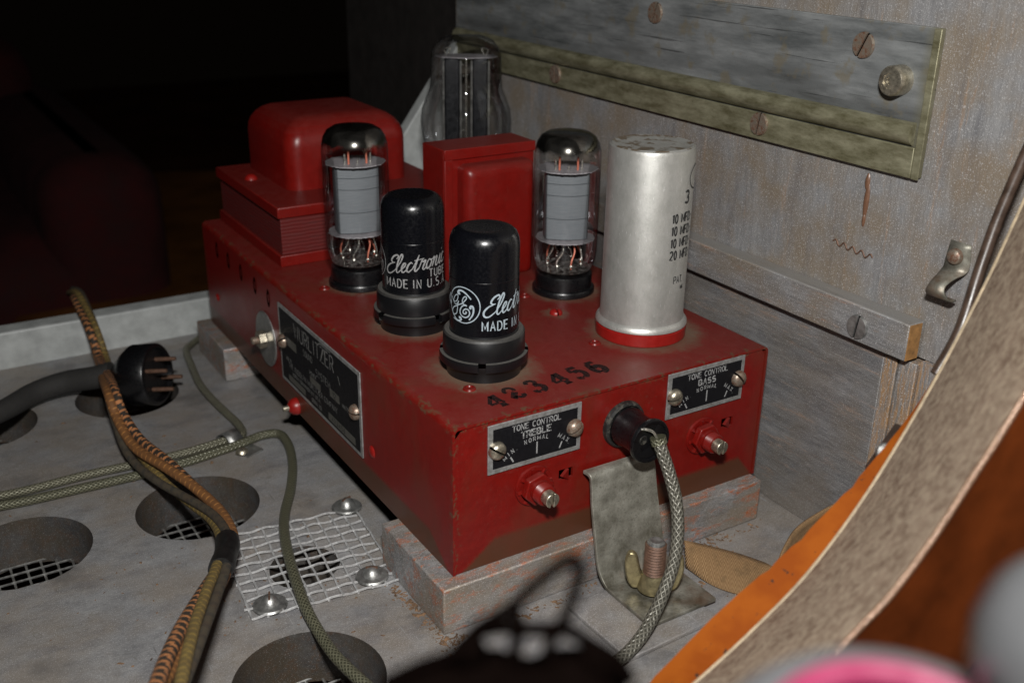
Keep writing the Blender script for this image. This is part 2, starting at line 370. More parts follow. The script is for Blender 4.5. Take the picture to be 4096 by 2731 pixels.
M['braid'] = braid_mat('tinned_braid', (.045, .042, .024), (.27, .26, .19), .35, 8, 4.5)
M['braid_d'] = braid_mat('dull_tinned_braid', (.04, .04, .024), (.19, .185, .125), .3, 8, 4.5)
M['braid_f'] = braid_mat('grey_braid', (.06, .057, .045), (.21, .20, .165), .3, 7, 3.6)
M['blackcloth'] = simple('black_cloth_cable', (.018, .017, .016), .8, 0, .4, 10, .4)
M['tape'] = simple('black_tape', (.009, .009, .009), .38, 0, .4, 5, .2)
def cloth_wire(name, a, b, nv=1.1, thr=.1):
    t = NT(name); u, v, _ = t.xyz(t.co.outputs['UV'])
    h = t.mth('ADD', t.mth('SINE', t.mth('MULTIPLY', t.mth('ADD', u, t.mth('MULTIPLY', v, nv)), 2 * PI)), t.mth('MULTIPLY', t.mth('SINE', t.mth('MULTIPLY', t.mth('SUBTRACT', t.mth('MULTIPLY', u, 2), t.mth('MULTIPLY', v, nv * 1.9)), 2 * PI)), .8))
    th = t.noise(40, 3, .6); c = t.mix(t.rng(h, thr, thr + .12), a, b); c = t.mix(t.rng(t.noise(2, 4), .35, .75, 0, .45), c, (.06, .03, .015))
    return t.out(t.mix(t.rng(th, .35, .65, 0, .3), c, (.02, .012, .006)), .75, 0, t.bump(th, .5, .03))
M['w_orange'] = cloth_wire('orange_cloth_wire', (.50, .22, .055), (.20, .08, .02), 2.6, -1.3)
M['w_check'] = cloth_wire('orange_black_cloth_wire', (.50, .20, .07), (.018, .016, .012), 2.0, -.3)
M['w_olive'] = cloth_wire('olive_cloth_wire', (.30, .20, .045), (.14, .10, .03), 2.4, -.8)
M['w_dark'] = cloth_wire('dark_cloth_wire', (.06, .05, .033), (.035, .033, .026), 1.2, .3)
t = NT('tan_webbing'); u, v, _ = t.xyz(t.co.outputs['UV'])
zz = t.mth('PINGPONG', t.mth('MULTIPLY', v, 3), .5)
hh = t.mth('SINE', t.mth('MULTIPLY', t.mth('ADD', t.mth('MULTIPLY', u, 9), t.mth('MULTIPLY', zz, 5)), 2 * PI))
c = t.mix(t.rng(hh, -.6, .8), (.19, .105, .042), (.31, .19, .09)); c = t.mix(t.rng(t.noise(1.3, 4, .6), .5, .7, 0, .6), c, (.085, .055, .025))
M['web'] = t.out(c, .85, 0, t.bump(hh, .6, .04))
t = NT('felted_tan_edge'); a = t.noise(1.1, 3, .5); f = t.noise(3.6, 5, .7)
M['felt'] = t.out(t.mix(t.rng(f, .38, .64, 0, .85), t.mix(t.rng(a, .36, .64), (.12, .074, .048), (.20, .14, .098)), (.33, .262, .188)), .8, 0, t.bump(f, .4, .05))
M['cream'] = simple('cream_edge', (.33, .26, .17), .6, 0, .3, 3, .1)
t = NT('orange_paint'); M['orange'] = t.out(t.mix(t.rng(t.noise(2.6, 5, .7), .64, .67), t.mix(t.rng(t.noise(.8, 3), .4, .6), (.17, .036, .002), (.21, .05, .003)), (.03, .018, .012)), .8, 0, t.bump(t.noise(3, 4), .1, .04), Specular_IOR_Level=.12)
t = NT('orange_brown_wood'); a = t.noise(1, 5, .6, t.vec((.3, 1, .3)))
M['owood'] = t.out(t.mix(t.rng(a, .35, .65), (.05, .011, .0022), (.12, .026, .005)), .33, 0, t.bump(a, .1, .05))
M['dbrown'] = simple('dark_brown_trim', (.045, .028, .02), .35, 0, .4, 2, .1)
M['white_paint'] = simple('aged_white_paint', (.36, .375, .37), .45, 0, .22, .9, .1)
M['pink'] = simple('pink_plastic', (.105, .009, .031), .35, 0, .08, 2, .02)
M['greypl'] = simple('grey_plastic', (.05, .05, .052), .3, .1, .1, 2, .02)
M['deepblack'] = simple('matt_black', (.0010, .0006, .0005), .95, 0, .2, 4, .02, Specular_IOR_Level=0.0)
M['getdark'] = M['deepblack']

# ------------------------------------------------------------------ lettering helpers
def arc(cx, cy, rx, ry, a0, a1, n=10): return [(cx + rx * math.cos(R(a0 + (a1 - a0) * i / n)), cy + ry * math.sin(R(a0 + (a1 - a0) * i / n))) for i in range(n + 1)]
GL_ = {   # one stroke list per capital, in a box .62 wide and 1 high
 'A': [[(0,0),(.31,1),(.62,0)],[(.12,.36),(.5,.36)]], 'B': [[(0,0),(0,1),(.3,1)]+arc(.3,.77,.2,.23,90,-80,6)+[(.14,.53)]+arc(.33,.26,.26,.26,80,-90,7)+[(0,0)],[(0,.53),(.16,.53)]],
 'C': [arc(.33,.5,.32,.5,50,310,14)], 'D': [[(0,0),(0,1),(.24,1)]+arc(.25,.5,.36,.5,90,-90,10)+[(0,0)]], 'E': [[(.55,1),(0,1),(0,0),(.55,0)],[(0,.52),(.45,.52)]],
 'F': [[(.55,1),(0,1),(0,0)],[(0,.52),(.45,.52)]], 'G': [arc(.33,.5,.32,.5,50,330,14)+[(.62,.42),(.36,.42)]], 'H': [[(0,0),(0,1)],[(.6,0),(.6,1)],[(0,.52),(.6,.52)]],
 'I': [[(.1,0),(.1,1)]], 'L': [[(0,1),(0,0),(.52,0)]], 'M': [[(0,0),(0,1),(.35,.25),(.7,1),(.7,0)]], 'N': [[(0,0),(0,1),(.58,0),(.58,1)]],
 'O': [arc(.32,.5,.32,.5,0,360,18)], 'P': [[(0,0),(0,1),(.3,1)]+arc(.32,.74,.25,.26,90,-90,6)+[(0,.48)]], 'R': [[(0,0),(0,1),(.3,1)]+arc(.32,.75,.25,.25,90,-90,6)+[(0,.5)],[(.3,.5),(.6,0)]],
 'S': [arc(.3,.74,.26,.26,40,230,10)+arc(.3,.26,.28,.26,70,-140,10)], 'T': [[(0,1),(.62,1)],[(.31,1),(.31,0)]], 'U': [[(0,1),(0,.3)]+arc(.29,.3,.29,.3,180,360,10)+[(.58,1)]],
 'V': [[(0,1),(.31,0),(.62,1)]], 'W': [[(0,1),(.2,0),(.42,.75),(.64,0),(.84,1)]], 'X': [[(0,0),(.6,1)],[(0,1),(.6,0)]], 'Y': [[(0,1),(.31,.5),(.62,1)],[(.31,.5),(.31,0)]], 'Z': [[(0,1),(.6,1),(0,0),(.6,0)]],
 '0': [arc(.26,.5,.24,.5,0,360,16)], '1': [[(.02,.8),(.2,1),(.2,0)]], '2': [arc(.27,.72,.26,.28,160,-30,8)+[(0,0),(.55,0)]], '3': [arc(.27,.75,.24,.25,150,-80,8)+arc(.27,.26,.27,.26,80,-150,8)],
 '4': [[(.42,0),(.42,1),(0,.3),(.6,.3)]], '5': [[(.5,1),(.08,1),(.05,.58)]+arc(.27,.3,.27,.3,120,-140,10)], '6': [[(.42,1),(.12,.6)]+arc(.27,.28,.26,.28,160,-200,14)],
 '.': [[(.03,.0),(.03,.07)]], '-': [[(.05,.45),(.35,.45)]], "'": [[(.05,.8),(.02,1)]],
}
def gwidth(c): return {'I': .2, 'M': .7, 'W': .84, '.': .08, '-': .4, '1': .3, ' ': .34, "'": .1}.get(c, .6)
def text_strokes(s, h, gap=.22, serif=0, cond=1):
    out = []; x = 0
    for ch in s:
        if ch != ' ':
            for st in GL_[ch]:
                st = [((x + p[0]) * h * cond, p[1] * h) for p in st]; out.append(st)
                if serif and ch not in '.O-SCB':
                    for (a, b) in ((st[0], st[1]), (st[-1], st[-2])):
                        dx, dy = abs(a[0] - b[0]), abs(a[1] - b[1]); q = serif * h
                        if dy > dx: out.append([(a[0] - q, a[1]), (a[0] + q, a[1])])
                        else: out.append([(a[0], a[1] - q * .9), (a[0], a[1] + q * .9)])
        x += gwidth(ch) + gap
    return out, (x - gap) * h * cond
def ribbons(mb, strokes, wd, fn):
    """flat ribbons of width wd along 2D strokes, mapped to 3D by fn(x, y)"""
    for k, st in enumerate(strokes):
        W_ = wd[k] if isinstance(wd, (list, tuple)) else wd
        n = len(st); L = []; Rr = []
        for i in range(n):
            a = Vector(st[max(i - 1, 0)]).to_2d(); b = Vector(st[min(i + 1, n - 1)]).to_2d(); d = (b - a)
            if d.length < 1e-9: d = Vector((1, 0))
            d.normalize(); m = 1
            if 0 < i < n - 1:
                d1 = (Vector(st[i]).to_2d() - a).normalized(); cc = max(.5, abs(d1.dot(d))); m = 1 / cc
            p = Vector(st[i]).to_2d(); nn = Vector((-d.y, d.x)) * (W_(i / max(1, n - 1)) if callable(W_) else W_) * .5 * m
            if i == 0: p = p - d * 0
            L.append(fn(*(p + nn))); Rr.append(fn(*(p - nn)))
        vs = L + Rr; mb.add(vs, [(i, i + 1, n + i + 1, n + i) for i in range(n - 1)])
    return mb
def put(strokes, x, y, ang=0):
    c, s = math.cos(R(ang)), math.sin(R(ang))
    return [[(x + p[0] * c - p[1] * s, y + p[0] * s + p[1] * c) for p in st] for st in strokes]
def centred(s, h, x, y, ang=0, **kw):
    st, w_ = text_strokes(s, h, **kw); st = [[(p[0] - w_ / 2, p[1]) for p in q] for q in st]; return put(st, x, y, ang)

# ------------------------------------------------------------------ the board floor with its holes
def sheet_with_holes(outer, holes, z, flip=False):
    bm = bmesh.new(); edges = []
    for loop in [outer] + holes:
        vs = [bm.verts.new((x, y, z)) for x, y in loop]
        for i in range(len(vs)): edges.append(bm.edges.new((vs[i], vs[(i + 1) % len(vs)])))
    bmesh.ops.triangle_fill(bm, use_beauty=True, use_dissolve=False, edges=edges)
    return bm
def circle(cx, cy, r, n=48, wob=0): return [(cx + (r + wob * math.sin(3 * a + cx) * .5) * math.cos(a), cy + (r + wob * math.sin(2 * a + cy)) * math.sin(a)) for a in [2 * PI * i / n for i in range(n)]]
ZF = -2.0; ZB = -4.35
big = [(-6.0, 13.05, 2.72), (-13.3, 13.2, 2.72), (-6.0, -.35, 2.72), (-6.0, 26.4, 2.72), (-13.4, 26.3, 2.72)]
hl = [circle(*b) for b in big] + [circle(-3.62, 6.25, 1.45, 30, .1)]
bm = sheet_with_holes([(-26, -11), (17.4, -11), (17.4, 33.5), (-26, 33.5)], hl, ZF)
me = bpy.data.meshes.new('floor'); bm.to_mesh(me); bm.free()
me.materials.append(M['floor']); fo = link(bpy.data.objects.new('floor', me)); tag(fo, kind='structure')
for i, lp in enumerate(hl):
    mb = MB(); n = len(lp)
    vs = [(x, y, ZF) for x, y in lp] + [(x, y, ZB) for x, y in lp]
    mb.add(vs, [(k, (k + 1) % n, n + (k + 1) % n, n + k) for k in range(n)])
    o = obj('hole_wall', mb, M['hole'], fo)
# the hardware cloth stapled under the big holes, one screen per hole
def screen(name, cx, cy, r, z, parent):
    mb = MB(); sp = .62; k = int(r / sp) + 1
    for i in range(-k, k + 1):
        q = i * sp + .1
        if abs(q) >= r: continue
        h = math.sqrt(r * r - q * q) + .25
        for s_ in (0, 1):
            a, b = ((cx + q, cy - h, z), (cx + q, cy + h, z)) if s_ else ((cx - h, cy + q, z + .05), (cx + h, cy + q, z + .05))
            mb.tube([a, b], .055, 6, uvs=False)
    return obj(name, mb, M['steel'], parent)
for b in big: screen('wire_screen', b[0], b[1], b[2], ZB + .08, fo)
gr = obj('lower_boards', MB().box((-40, -30, -9.5), (30, 60, -9)), M['under']); tag(gr, kind='structure')
gr.name = 'ground'

# ------------------------------------------------------------------ right-hand wall
wl = obj('wall', MB().box((17.4, -22, 7.46), (19.2, 31, 42)), M['wall'], bev=.04); tag(wl, kind='structure')
lw = obj('lower_wall_board', MB().box((17.0, -4.6, -2.0), (19.2, 31, 7.44)), M['wall_low'], wl, bev=.05)
for (y0, y1, x0) in ((-5.25, -4.63, 16.95), (-6.1, -5.28, 17.02), (-22, -6.13, 17.15)):
    obj('corner_batten', MB().box((x0, y0, -2.0), (19.2, y1, 7.35 - (17.05 - x0))), M['batten'], wl, bev=.04)

def screw_mesh(name, r, dome=.25, slot=.12, mat=None, n=24):
    """slotted screw head, axis +z, head made as two half discs either side of a real slot"""
    mb = MB(); dep = max(.06, dome * .6)
    h = slot / 2
    for s_ in (1, -1):
        a0 = math.asin(h / r)
        pts = [(r * math.cos(a0 + (PI - 2 * a0) * i / n), s_ * r * math.sin(a0 + (PI - 2 * a0) * i / n)) for i in range(n + 1)]
        rows = []
        for k, q in enumerate((1, .93, .75, .45, 0)):
            zz = dome * math.sqrt(max(0, 1 - q * q)) if dome > .08 else (dome if k else 0)
            rows.append([(x * q, s_ * h + (y - s_ * h) * q, zz + (.04 if k else .0)) for x, y in pts])
        base = [[(x, y, -.02) for x, y in pts]] + rows
        vs = [p for row in base for p in row]; m = n + 1
        fs = [(j * m + i, j * m + i + 1, (j + 1) * m + i + 1, (j + 1) * m + i) for j in range(len(base) - 1) for i in range(n)]
        # slot side wall
        fs.append(tuple([j * m for j in range(len(base))] + [j * m + n for j in range(len(base) - 1, -1, -1)]))
        mb.add(vs, fs)
    nf = len(mb.f); mb.lathe([(0, .015), (r * .97, .015), (r * .97, -.02)], n); nl = len(mb.v) - 3 * n
    me = mb.mesh(name, 40)
    if mat:
        me.materials.append(mat); me.materials.append(M['rust'] if 0 else M['deepblack'])  # slot floor coloured black, painting in the shade inside the slot
        for p in me.polygons:
            if all(v >= nl for v in p.vertices): p.material_index = 1
    return me
def wall_screw(mesh, parent, y, z, x, ang, mat=None):
    o = bpy.data.objects.new('screw', mesh); link(o); o.parent = parent
    m = facing_left((x, y, z)) @ Matrix.Rotation(R(ang), 4, 'Z'); o.matrix_local = m; return o

obj('dark_post', MB().box((18.2, 31.05, -2), (19.4, 50, 42)), simple('dark_brown_post', (.006, .0035, .0022), .8, 0, .4, .6, .2), wl)
# wooden strip with its dusty ledge
st_ = thing('wooden_strip', 'silver painted wooden strip with a dusty top running along the right wall', 'strip', (17.4, 0, 7.7))
mb = MB().box((-.95, -5.9, -.2), (0, 30, 1.3)); obj('strip_body', mb, M['ledge'], st_, bev=.06)
o = obj('strip_end', MB().box((-.92, -5.94, -.17), (-.25, -5.902, 1.27)), M['rawwood'], st_)
sm = screw_mesh('screw_flat', .5, .05, .09, M['steel'])
wall_screw(sm, st_, -3.55, .42, -.96, 82)
# zinc plate with olive rail
zp = thing('zinc_plate', 'long tarnished zinc slide plate with an olive brass rail screwed to the wall', 'metal plate', (17.4, 0, 0))
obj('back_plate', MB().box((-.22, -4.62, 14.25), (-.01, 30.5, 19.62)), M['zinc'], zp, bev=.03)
obj('edge_strip', MB().box((-.3, -4.66, 14.2), (-.225, -4.35, 19.6)), M['brass'], zp, bev=.02)
prof = [(0, 16.25), (-.16, 16.2), (-.3, 16.08), (-.38, 15.9), (-.36, 15.72), (-.26, 15.55), (-.1, 15.42), (0, 15.4)]
mb = MB(); n = len(prof)
vs = [(-.225 + x, -4.2, z) for x, z in prof] + [(-.225 + x, 30.4, z) for x, z in prof]
mb.add(vs, [(i, i + 1, n + i + 1, n + i) for i in range(n - 1)] + [tuple(range(n)), tuple(range(2 * n - 1, n - 1, -1))])
obj('round_rail', mb, M['brass'], zp)
obj('lower_rail', MB().box((-.34, -4.34, 14.22), (-.226, 30.4, 15.36)), M['brass'], zp, bev=.03)
km = MB().lathe([(0, .62), (.12, .60), (.14, .64), (.26, .62), (.28, .66), (.5, .62), (.55, .55), (.56, .0)], 36)
o = obj('stop_knob', km, M['nick'], zp); o.matrix_local = facing_left((-.22, -3.2, 17.66))
s2 = screw_mesh('screw_countersunk', .5, .05, .1, M['rusty'])
for (y, z, x, a) in ((11.14, 18.79, -.2, 70), (-1.3, 18.69, -.2, 65), (19.15, 14.9, -.32, 90), (3.56, 14.89, -.32, 80)): wall_screw(s2, zp, y, z, x - .05, a)
# small clip, corrugated fastener, drip of glue
cl = thing('cable_clip', 'small curved steel clip held by a black round screw on the right wall', 'clip', (17.4, -6.75, 11.3))
mb = MB(); prof = [(-.04, 1.05), (-.05, .35), (-.12, .05), (-.5, -.1), (-.95, -.35), (-1.05, -.65), (-.8, -.95), (-.45, -1.0)]
pr = catmull([(a, 0, b) for a, b in prof], 4); wds = [.42 + .1 * math.sin(i * .3) for i in range(len(pr))]
vs = []
for p, wd in zip(pr, wds): vs += [(p.x, -wd, p.z), (p.x, wd, p.z)]
mb.add(vs, [(2 * i, 2 * i + 1, 2 * i + 3, 2 * i + 2) for i in range(len(pr) - 1)])
o = obj('clip_strap', mb, M['bracket'], cl, sharp=60); sol = o.modifiers.new('solid', 'SOLIDIFY'); sol.thickness = .07
o = obj('screw', MB().lathe([(0, .22), (.16, .2), (.27, .12), (.31, 0), (.31, -.04)], 24), M['rusty'], cl); o.matrix_local = facing_left((-.08, .1, .5))
cf = thing('corrugated_fastener', 'thin wavy steel joint fastener sunk in the wall', 'fastener', (17.4, 0, 0))
a, b = PX(1915, 553, 17.4), PX(2005, 592, 17.4); pts = []
for i in range(41):
    t_ = i / 40; p = a.lerp(b, t_); pts.append((-.03, p.y, p.z + .11 * math.sin(t_ * 2 * PI * 4.5)))
obj('wavy_blade', MB().tube(pts, .035, 5), M['rust'], cf)
gd = MB(); 
for (u, v, r_, l_) in ((1993, 418, .12, .35), (1990, 462, .13, .75), (1984, 505, .08, .3)):
    p = PX(u, v, 17.4); gd.add([(17.4 - .045 * k_, p.y + math.cos(a_) * r_ * s_, p.z + math.sin(a_) * l_ * s_) for k_, s_ in ((0, 1), (1, .8), (1.6, .4)) for a_ in [2 * PI * i / 14 for i in range(14)]],
        [(j * 14 + i, j * 14 + (i + 1) % 14, (j + 1) * 14 + (i + 1) % 14, (j + 1) * 14 + i) for j in range(2) for i in range(14)] + [tuple(range(28, 42))])
obj('glue_drip', gd, simple('orange_glue', (.13, .065, .038), .35, 0, .2), wl)

# back rail of the board and the white gusset
ra = obj('back_rail', MB().box((-26, 33.5, -2.3), (12, 34.9, .22)), M['white_paint'], bev=.12)
tag(ra, 'white painted rail along the back edge of the silver board', 'rail')
gs = thing('corner_brace', 'white painted triangular corner brace behind the rectifier tube', 'brace', (0, 31.2, -2))
mb = MB().prism([(17.4, 17.6), (17.4, 0), (4.0, 0), (5.2, 1.2)], 0, 1.0, mat=Matrix.Rotation(R(90), 4, 'X'))
obj('brace_board', mb, M['white_paint'], gs, bev=.08)

# ------------------------------------------------------------------ cleats under the amplifier
c1 = obj('wooden_cleat', MB().box((-.75, -.62, -2.0), (15.3, 4.75, -.01)), M['cleat'], bev=.07)
tag(c1, 'worn silver and orange painted wooden cleat under the front end of the amplifier', 'wooden block')
c2 = obj('wooden_cleat', MB().box((-.75, 25.4, -2.0), (15.3, 30.6, -.01)), M['cleat'], bev=.07)
tag(c2, 'wooden cleat under the far end of the amplifier, near the back rail', 'wooden block')

# ------------------------------------------------------------------ the red amplifier
H = 6.22; W = 15.4; LG = 30.0
amp = thing('amplifier', 'red enamelled tube amplifier chassis with two transformers and tone controls', 'amplifier', (0, 0, 0))
rad = .28; th = .11
def uprof(off):
    r_ = rad - off; pts = [(off, 0)]
    pts += [(rad - r_ * math.cos(a), H - rad + r_ * math.sin(a)) for a in [PI / 2 * i / 6 for i in range(7)]]
    pts += [(W - rad + r_ * math.sin(a), H - rad + r_ * math.cos(a)) for a in [PI / 2 * i / 6 for i in range(7)]]
    pts += [(W - off, 0)]; return pts
po, pi_ = uprof(0), uprof(th); n = len(po); mb = MB(); ys = [0, LG]
vs = [(x, y, z) for y in ys for pr in (po, pi_) for x, z in pr]
idx = lambda yi, k, i: yi * 2 * n + k * n + i
fs = []
for i in range(n - 1):
    fs += [(idx(0,0,i), idx(0,0,i+1), idx(1,0,i+1), idx(1,0,i)), (idx(0,1,i), idx(1,1,i), idx(1,1,i+1), idx(0,1,i+1)), (idx(0,0,i), idx(0,1,i), idx(0,1,i+1), idx(0,0,i+1)), (idx(1,0,i), idx(1,0,i+1), idx(1,1,i+1), idx(1,1,i))]
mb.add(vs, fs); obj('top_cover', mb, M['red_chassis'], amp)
# front panel with tab slots
y0 = .05; q = .3
outer = [(th + .02, 0), (W - th - .02, 0), (W - th - .02, H - th - .32), (W - th - .22, H - th - .04), (th + .42, H - th - .04), (th + .02, H - th - .5)]
def slot(cx, cz): return [(cx - .33, cz - .22), (cx + .33, cz - .22), (cx + .33, cz + .22), (cx - .33, cz + .22)]
slots = [slot(5.05, 2.97), slot(13.45, 3.05)]
bm = sheet_with_holes(outer, slots, 0)
ret = bmesh.ops.extrude_face_region(bm, geom=list(bm.faces)); 
for v in [e for e in ret['geom'] if isinstance(e, bmesh.types.BMVert)]: v.co.z -= .12
bmesh.ops.recalc_face_normals(bm, faces=bm.faces)
me = bpy.data.meshes.new('front_panel'); bm.to_mesh(me); bm.free()
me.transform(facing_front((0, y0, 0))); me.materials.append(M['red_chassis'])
fp = bpy.data.objects.new('front_panel', me); link(fp); fp.parent = amp
obj('inner_floor', MB().box((.4, .9, .3), (W - .4, LG - .3, .35)), M['deepblack'], amp)
obj('back_panel', MB().box((th + .02, LG - .15, 0), (W - th - .02, LG - .03, H - .13)), M['red'], amp)
for cx, cz in ((5.05, 2.97), (13.45, 3.05)):
    mb = MB().prism([(-.3, 0), (.1, -.28), (.1, .2)], -.1, .03, mat=facing_front((cx, .0, cz)) @ Matrix.Rotation(R(18), 4, 'Y'))
    obj('bent_tab', mb, M['red'], fp)
# vent slots and rivets on the left side
for (y, z) in ((19.1, 5.2), (21.1, 5.25), (23.3, 5.3), (25.4, 5.35), (27.4, 5.4)):
    o = obj('vent_louvre', MB().lathe([(0, -.05), (.2, .0), (.3, .04), (.36, .0)], 20), M['deepblack'], amp)
    o.matrix_local = facing_left((-.004, y, z - .2)) @ Matrix.Diagonal((.55, 1.35, .6, 1))
rv = MB().lathe([(0, .09), (.12, .08), (.22, .04), (.26, -.02)], 20).mesh('rivet'); rv.materials.append(M['red_bright'])
def rivet(m):
    o = bpy.data.objects.new('rivet', rv); link(o); o.parent = amp; o.matrix_local = m
rivet(facing_left((0, 7.05, 2.0)) @ Matrix.Scale(1.15, 4)); rivet(facing_left((0, 28.2, 2.1)))
for (x, y) in ((2.2, 2.63), (9.08, 3.92), (9.6, 10.3), (1.75, 15.9)):
    mr = MB().lathe([(0, .03), (.13, .02), (.16, .07), (.24, .06), (.27, .0)], 20)
    obj('rivet', mr, M['red'], amp, loc=(x, y, H))
sp_ = screw_mesh('screw_painted', .3, .16, .08, M['red_bright']); o = bpy.data.objects.new('screw', sp_); link(o); o.parent = amp; o.location = (9.6, 7.63, H + .02); o.rotation_euler = (0, 0, R(75))
# red button with pin
o = obj('side_button', MB().lathe([(0, .5), (.2, .46), (.36, .32), (.44, .1), (.44, 0)], 28), M['red_bright'], amp); o.matrix_local = facing_left((0, 15.95, .35))
o2 = obj('pin', MB().lathe([(0, .75), (.13, .74), (.15, .6), (.15, .4)], 16), M['nick'], o)
# big washer and stud
o = obj('large_washer', MB().lathe([(.3, .1), (1.4, .1), (1.45, .06), (1.45, 0), (.3, 0)], 48), M['steel'], amp); o.matrix_local = facing_left((-.02, 19.75, 2.6))
hexp = [(.48 * math.cos(PI / 3 * k), .48 * math.sin(PI / 3 * k)) for k in range(6)]
obj('hex_nut', MB().prism(hexp, .1, .5), M['nick'], o, bev=.04); obj('stud', MB().lathe([(0, .85), (.16, .83), (.2, .78), (.2, .3)], 16), M['rusty'], o)

# serial number stencilled on top, drawn as stencil strokes
dig = {
 '4': ([[(.62,0),(.62,.28)],[(.62,.36),(.60,1.0)],[(.52,.95),(.05,.42)],[(.02,.33),(.50,.33)],[(.7,.33),(.86,.33)],[(.42,0),(.82,0)]],[.2,.22,.13,.12,.12,.08]),
 '2': ([[(.08,.62),(.06,.78),(.25,.97),(.48,.92),(.6,.76),(.55,.6)],[(.5,.52),(.28,.32),(.1,.12)],[(.08,.06),(.3,.14),(.52,.02),(.72,.1),(.74,.24)]],[.13,.2,.15]),
 '3': ([[(.06,.78),(.2,.97),(.45,.95),(.58,.78),(.46,.6)],[(.3,.54),(.52,.5),(.68,.3),(.58,.08),(.35,-.02)],[(.25,.0),(.08,.08),(.07,.22)]],[.14,.2,.16]),
 '5': ([[(.12,.98),(.62,.95)],[(.14,.9),(.12,.62)],[(.22,.6),(.48,.64),(.66,.46),(.64,.2),(.42,.0)],[(.3,.0),(.1,.08),(.12,.2)]],[.17,.12,.19,.16]),
 '6': ([[(.15,.98),(.62,.95)],[(.2,.9),(.12,.6),(.1,.3),(.26,.03)],[(.34,.0),(.58,.06),(.7,.3),(.6,.52),(.4,.58),(.22,.5)]],[.16,.2,.22])}
mb = MB()
for ch, x, y, sc_ in (('4', 2.18, .65, 1.0), ('2', 3.2, .95, 1.0), ('3', 4.28, 1.05, 1.02), ('4', 5.35, 1.08, 1.04), ('5', 6.4, 1.22, 1.04), ('6', 7.35, 1.3, 1.04)):
    sts, wds = dig[ch]; mb = MB()
    for st, wd in zip(sts, wds):
        q = [(p.x, p.y) for p in catmull([(a, b, 0) for a, b in st], 5)] if len(st) > 2 else st
        ribbons(mb, [[(x + (p[0] * .78 + p[1] * -.06) * sc_, y + (p[1] * 1.0 + p[0] * .12) * sc_) for p in q]], wd * sc_ * 1.3, lambda a, b: (a, b, H + .006))
    obj('stencilled_digit', mb, M['stencil'], amp, sharp=None)

# tone control plates
s3 = screw_mesh('screw_round', .36, .26, .09, M['rusty']); s3n = screw_mesh('screw_round_bright', .36, .26, .09, M['nick'])
def front_screw(mesh, parent, x, z, ang):
    o = bpy.data.objects.new('screw', mesh); link(o); o.parent = parent; o.matrix_local = facing_front((x, y0 - .09, z)) @ Matrix.Rotation(R(ang), 4, 'Z')
def tone_plate(x0, z0, word, m1, m2, a1, a2):
    w_, h_ = 4.16, 2.03
    p = obj('tone_plate', MB().box((x0, y0 - .07, z0), (x0 + w_, y0 - .005, z0 + h_)), M['plate'], amp, bev=.015)
    obj('black_field', MB().box((x0 + .21, y0 - .074, z0 + .2), (x0 + w_ - .19, y0 - .07, z0 + h_ - .19)), M['plate_black'], p)
    mb = MB(); fn = lambda a, b: (x0 + a, y0 - .078, z0 + b)
    ribbons(mb, centred('TONE CONTROL', .225, 2.12, 1.55, cond=1.0, serif=.1, gap=.24), .042, fn)
    ribbons(mb, centred(word, .245, 2.1, 1.19, cond=1.12 if len(word) > 4 else 1.2, serif=.12, gap=.24), .06, fn)
    for i, ch in enumerate('NORMAL'):
        a = (i - 2.5) * 4.6; ribbons(mb, centred(ch, .165, 2.12 + 2.4 * math.sin(R(a)), -1.46 + 2.4 * math.cos(R(a)), -a), .034, fn)
    for i, (ch, x, z) in enumerate((('M', .77, .46), ('I', .93, .59), ('N', 1.10, .68), ('.', 1.25, .76))): ribbons(mb, centred(ch, .17, x, z, 36 - 3 * i), .034, fn)
    for i, (ch, x, z) in enumerate((('M', 3.13, .78), ('A', 3.31, .65), ('X', 3.48, .52), ('.', 3.58, .40))): ribbons(mb, centred(ch, .17, x, z, -34 - 3 * i), .034, fn)
    ribbons(mb, [[(2.14, .36), (2.14, .87)]], .062, fn); ribbons(mb, [[(1.1, .29), (.97, .52)], [(3.17, .31), (3.28, .57)]], .062, fn)
    tag(obj('lettering', mb, M['grey_ink'], p, sharp=None), kind='stuff')
    front_screw(m1, p, x0 + .36, z0 + .98, a1); front_screw(m2, p, x0 + w_ - .32, z0 + 1.02, a2)
tone_plate(1.47, 3.93, 'TREBLE', s3n, s3, -35, 32); tone_plate(9.9, 4.07, 'BASS', s3n, s3, 14, -52)

# tone potentiometers
def pot(x, z, rot):
    p = obj('tone_potentiometer', MB().lathe([(.3, .05), (.62, .06), (.66, .1), (.82, .1), (.84, .04), (.84, 0)], 40), M['red'], amp)
    p.matrix_local = facing_front((x, y0 - .005, z))
    for k in range(8):
        a = PI / 4 * k + .2
        obj('lock_tooth', MB().box((.56, -.07, .05), (.78, .07, .16), mat=Matrix.Rotation(a, 4, 'Z') @ Matrix.Rotation(.35, 4, 'X')), M['red'], p)
    obj('hex_nut', MB().prism([(.68 * math.cos(PI / 3 * k + rot), .68 * math.sin(PI / 3 * k + rot)) for k in range(6)], .14, .46), M['red'], p, bev=.05)
    pr = [(.44, .46), (.44, .6)]
    for k in range(5): pr += [(.40, .6 + k * .07), (.43, .635 + k * .07)]
    pr += [(.38, .97), (.3, .98)]
    obj('threaded_bushing', MB().lathe(pr, 28), M['red'], p)
    mb = MB()
    for s_ in (1, -1):
        pts = [(.3 * math.cos(R(12) + R(156) * i / 12), s_ * .3 * math.sin(R(12) + R(156) * i / 12)) for i in range(13)]
        mb.prism(pts, .9, 1.36, mat=Matrix.Rotation(R(82) + rot * .2, 4, 'Z'))
    mb.lathe([(0, 1.2), (.27, 1.2), (.3, .95)], 20)
    obj('slotted_shaft', mb, M['nick'], p, bev=.03)
pot(3.54, 2.9, .25); pot(12.0, 2.8, .1)

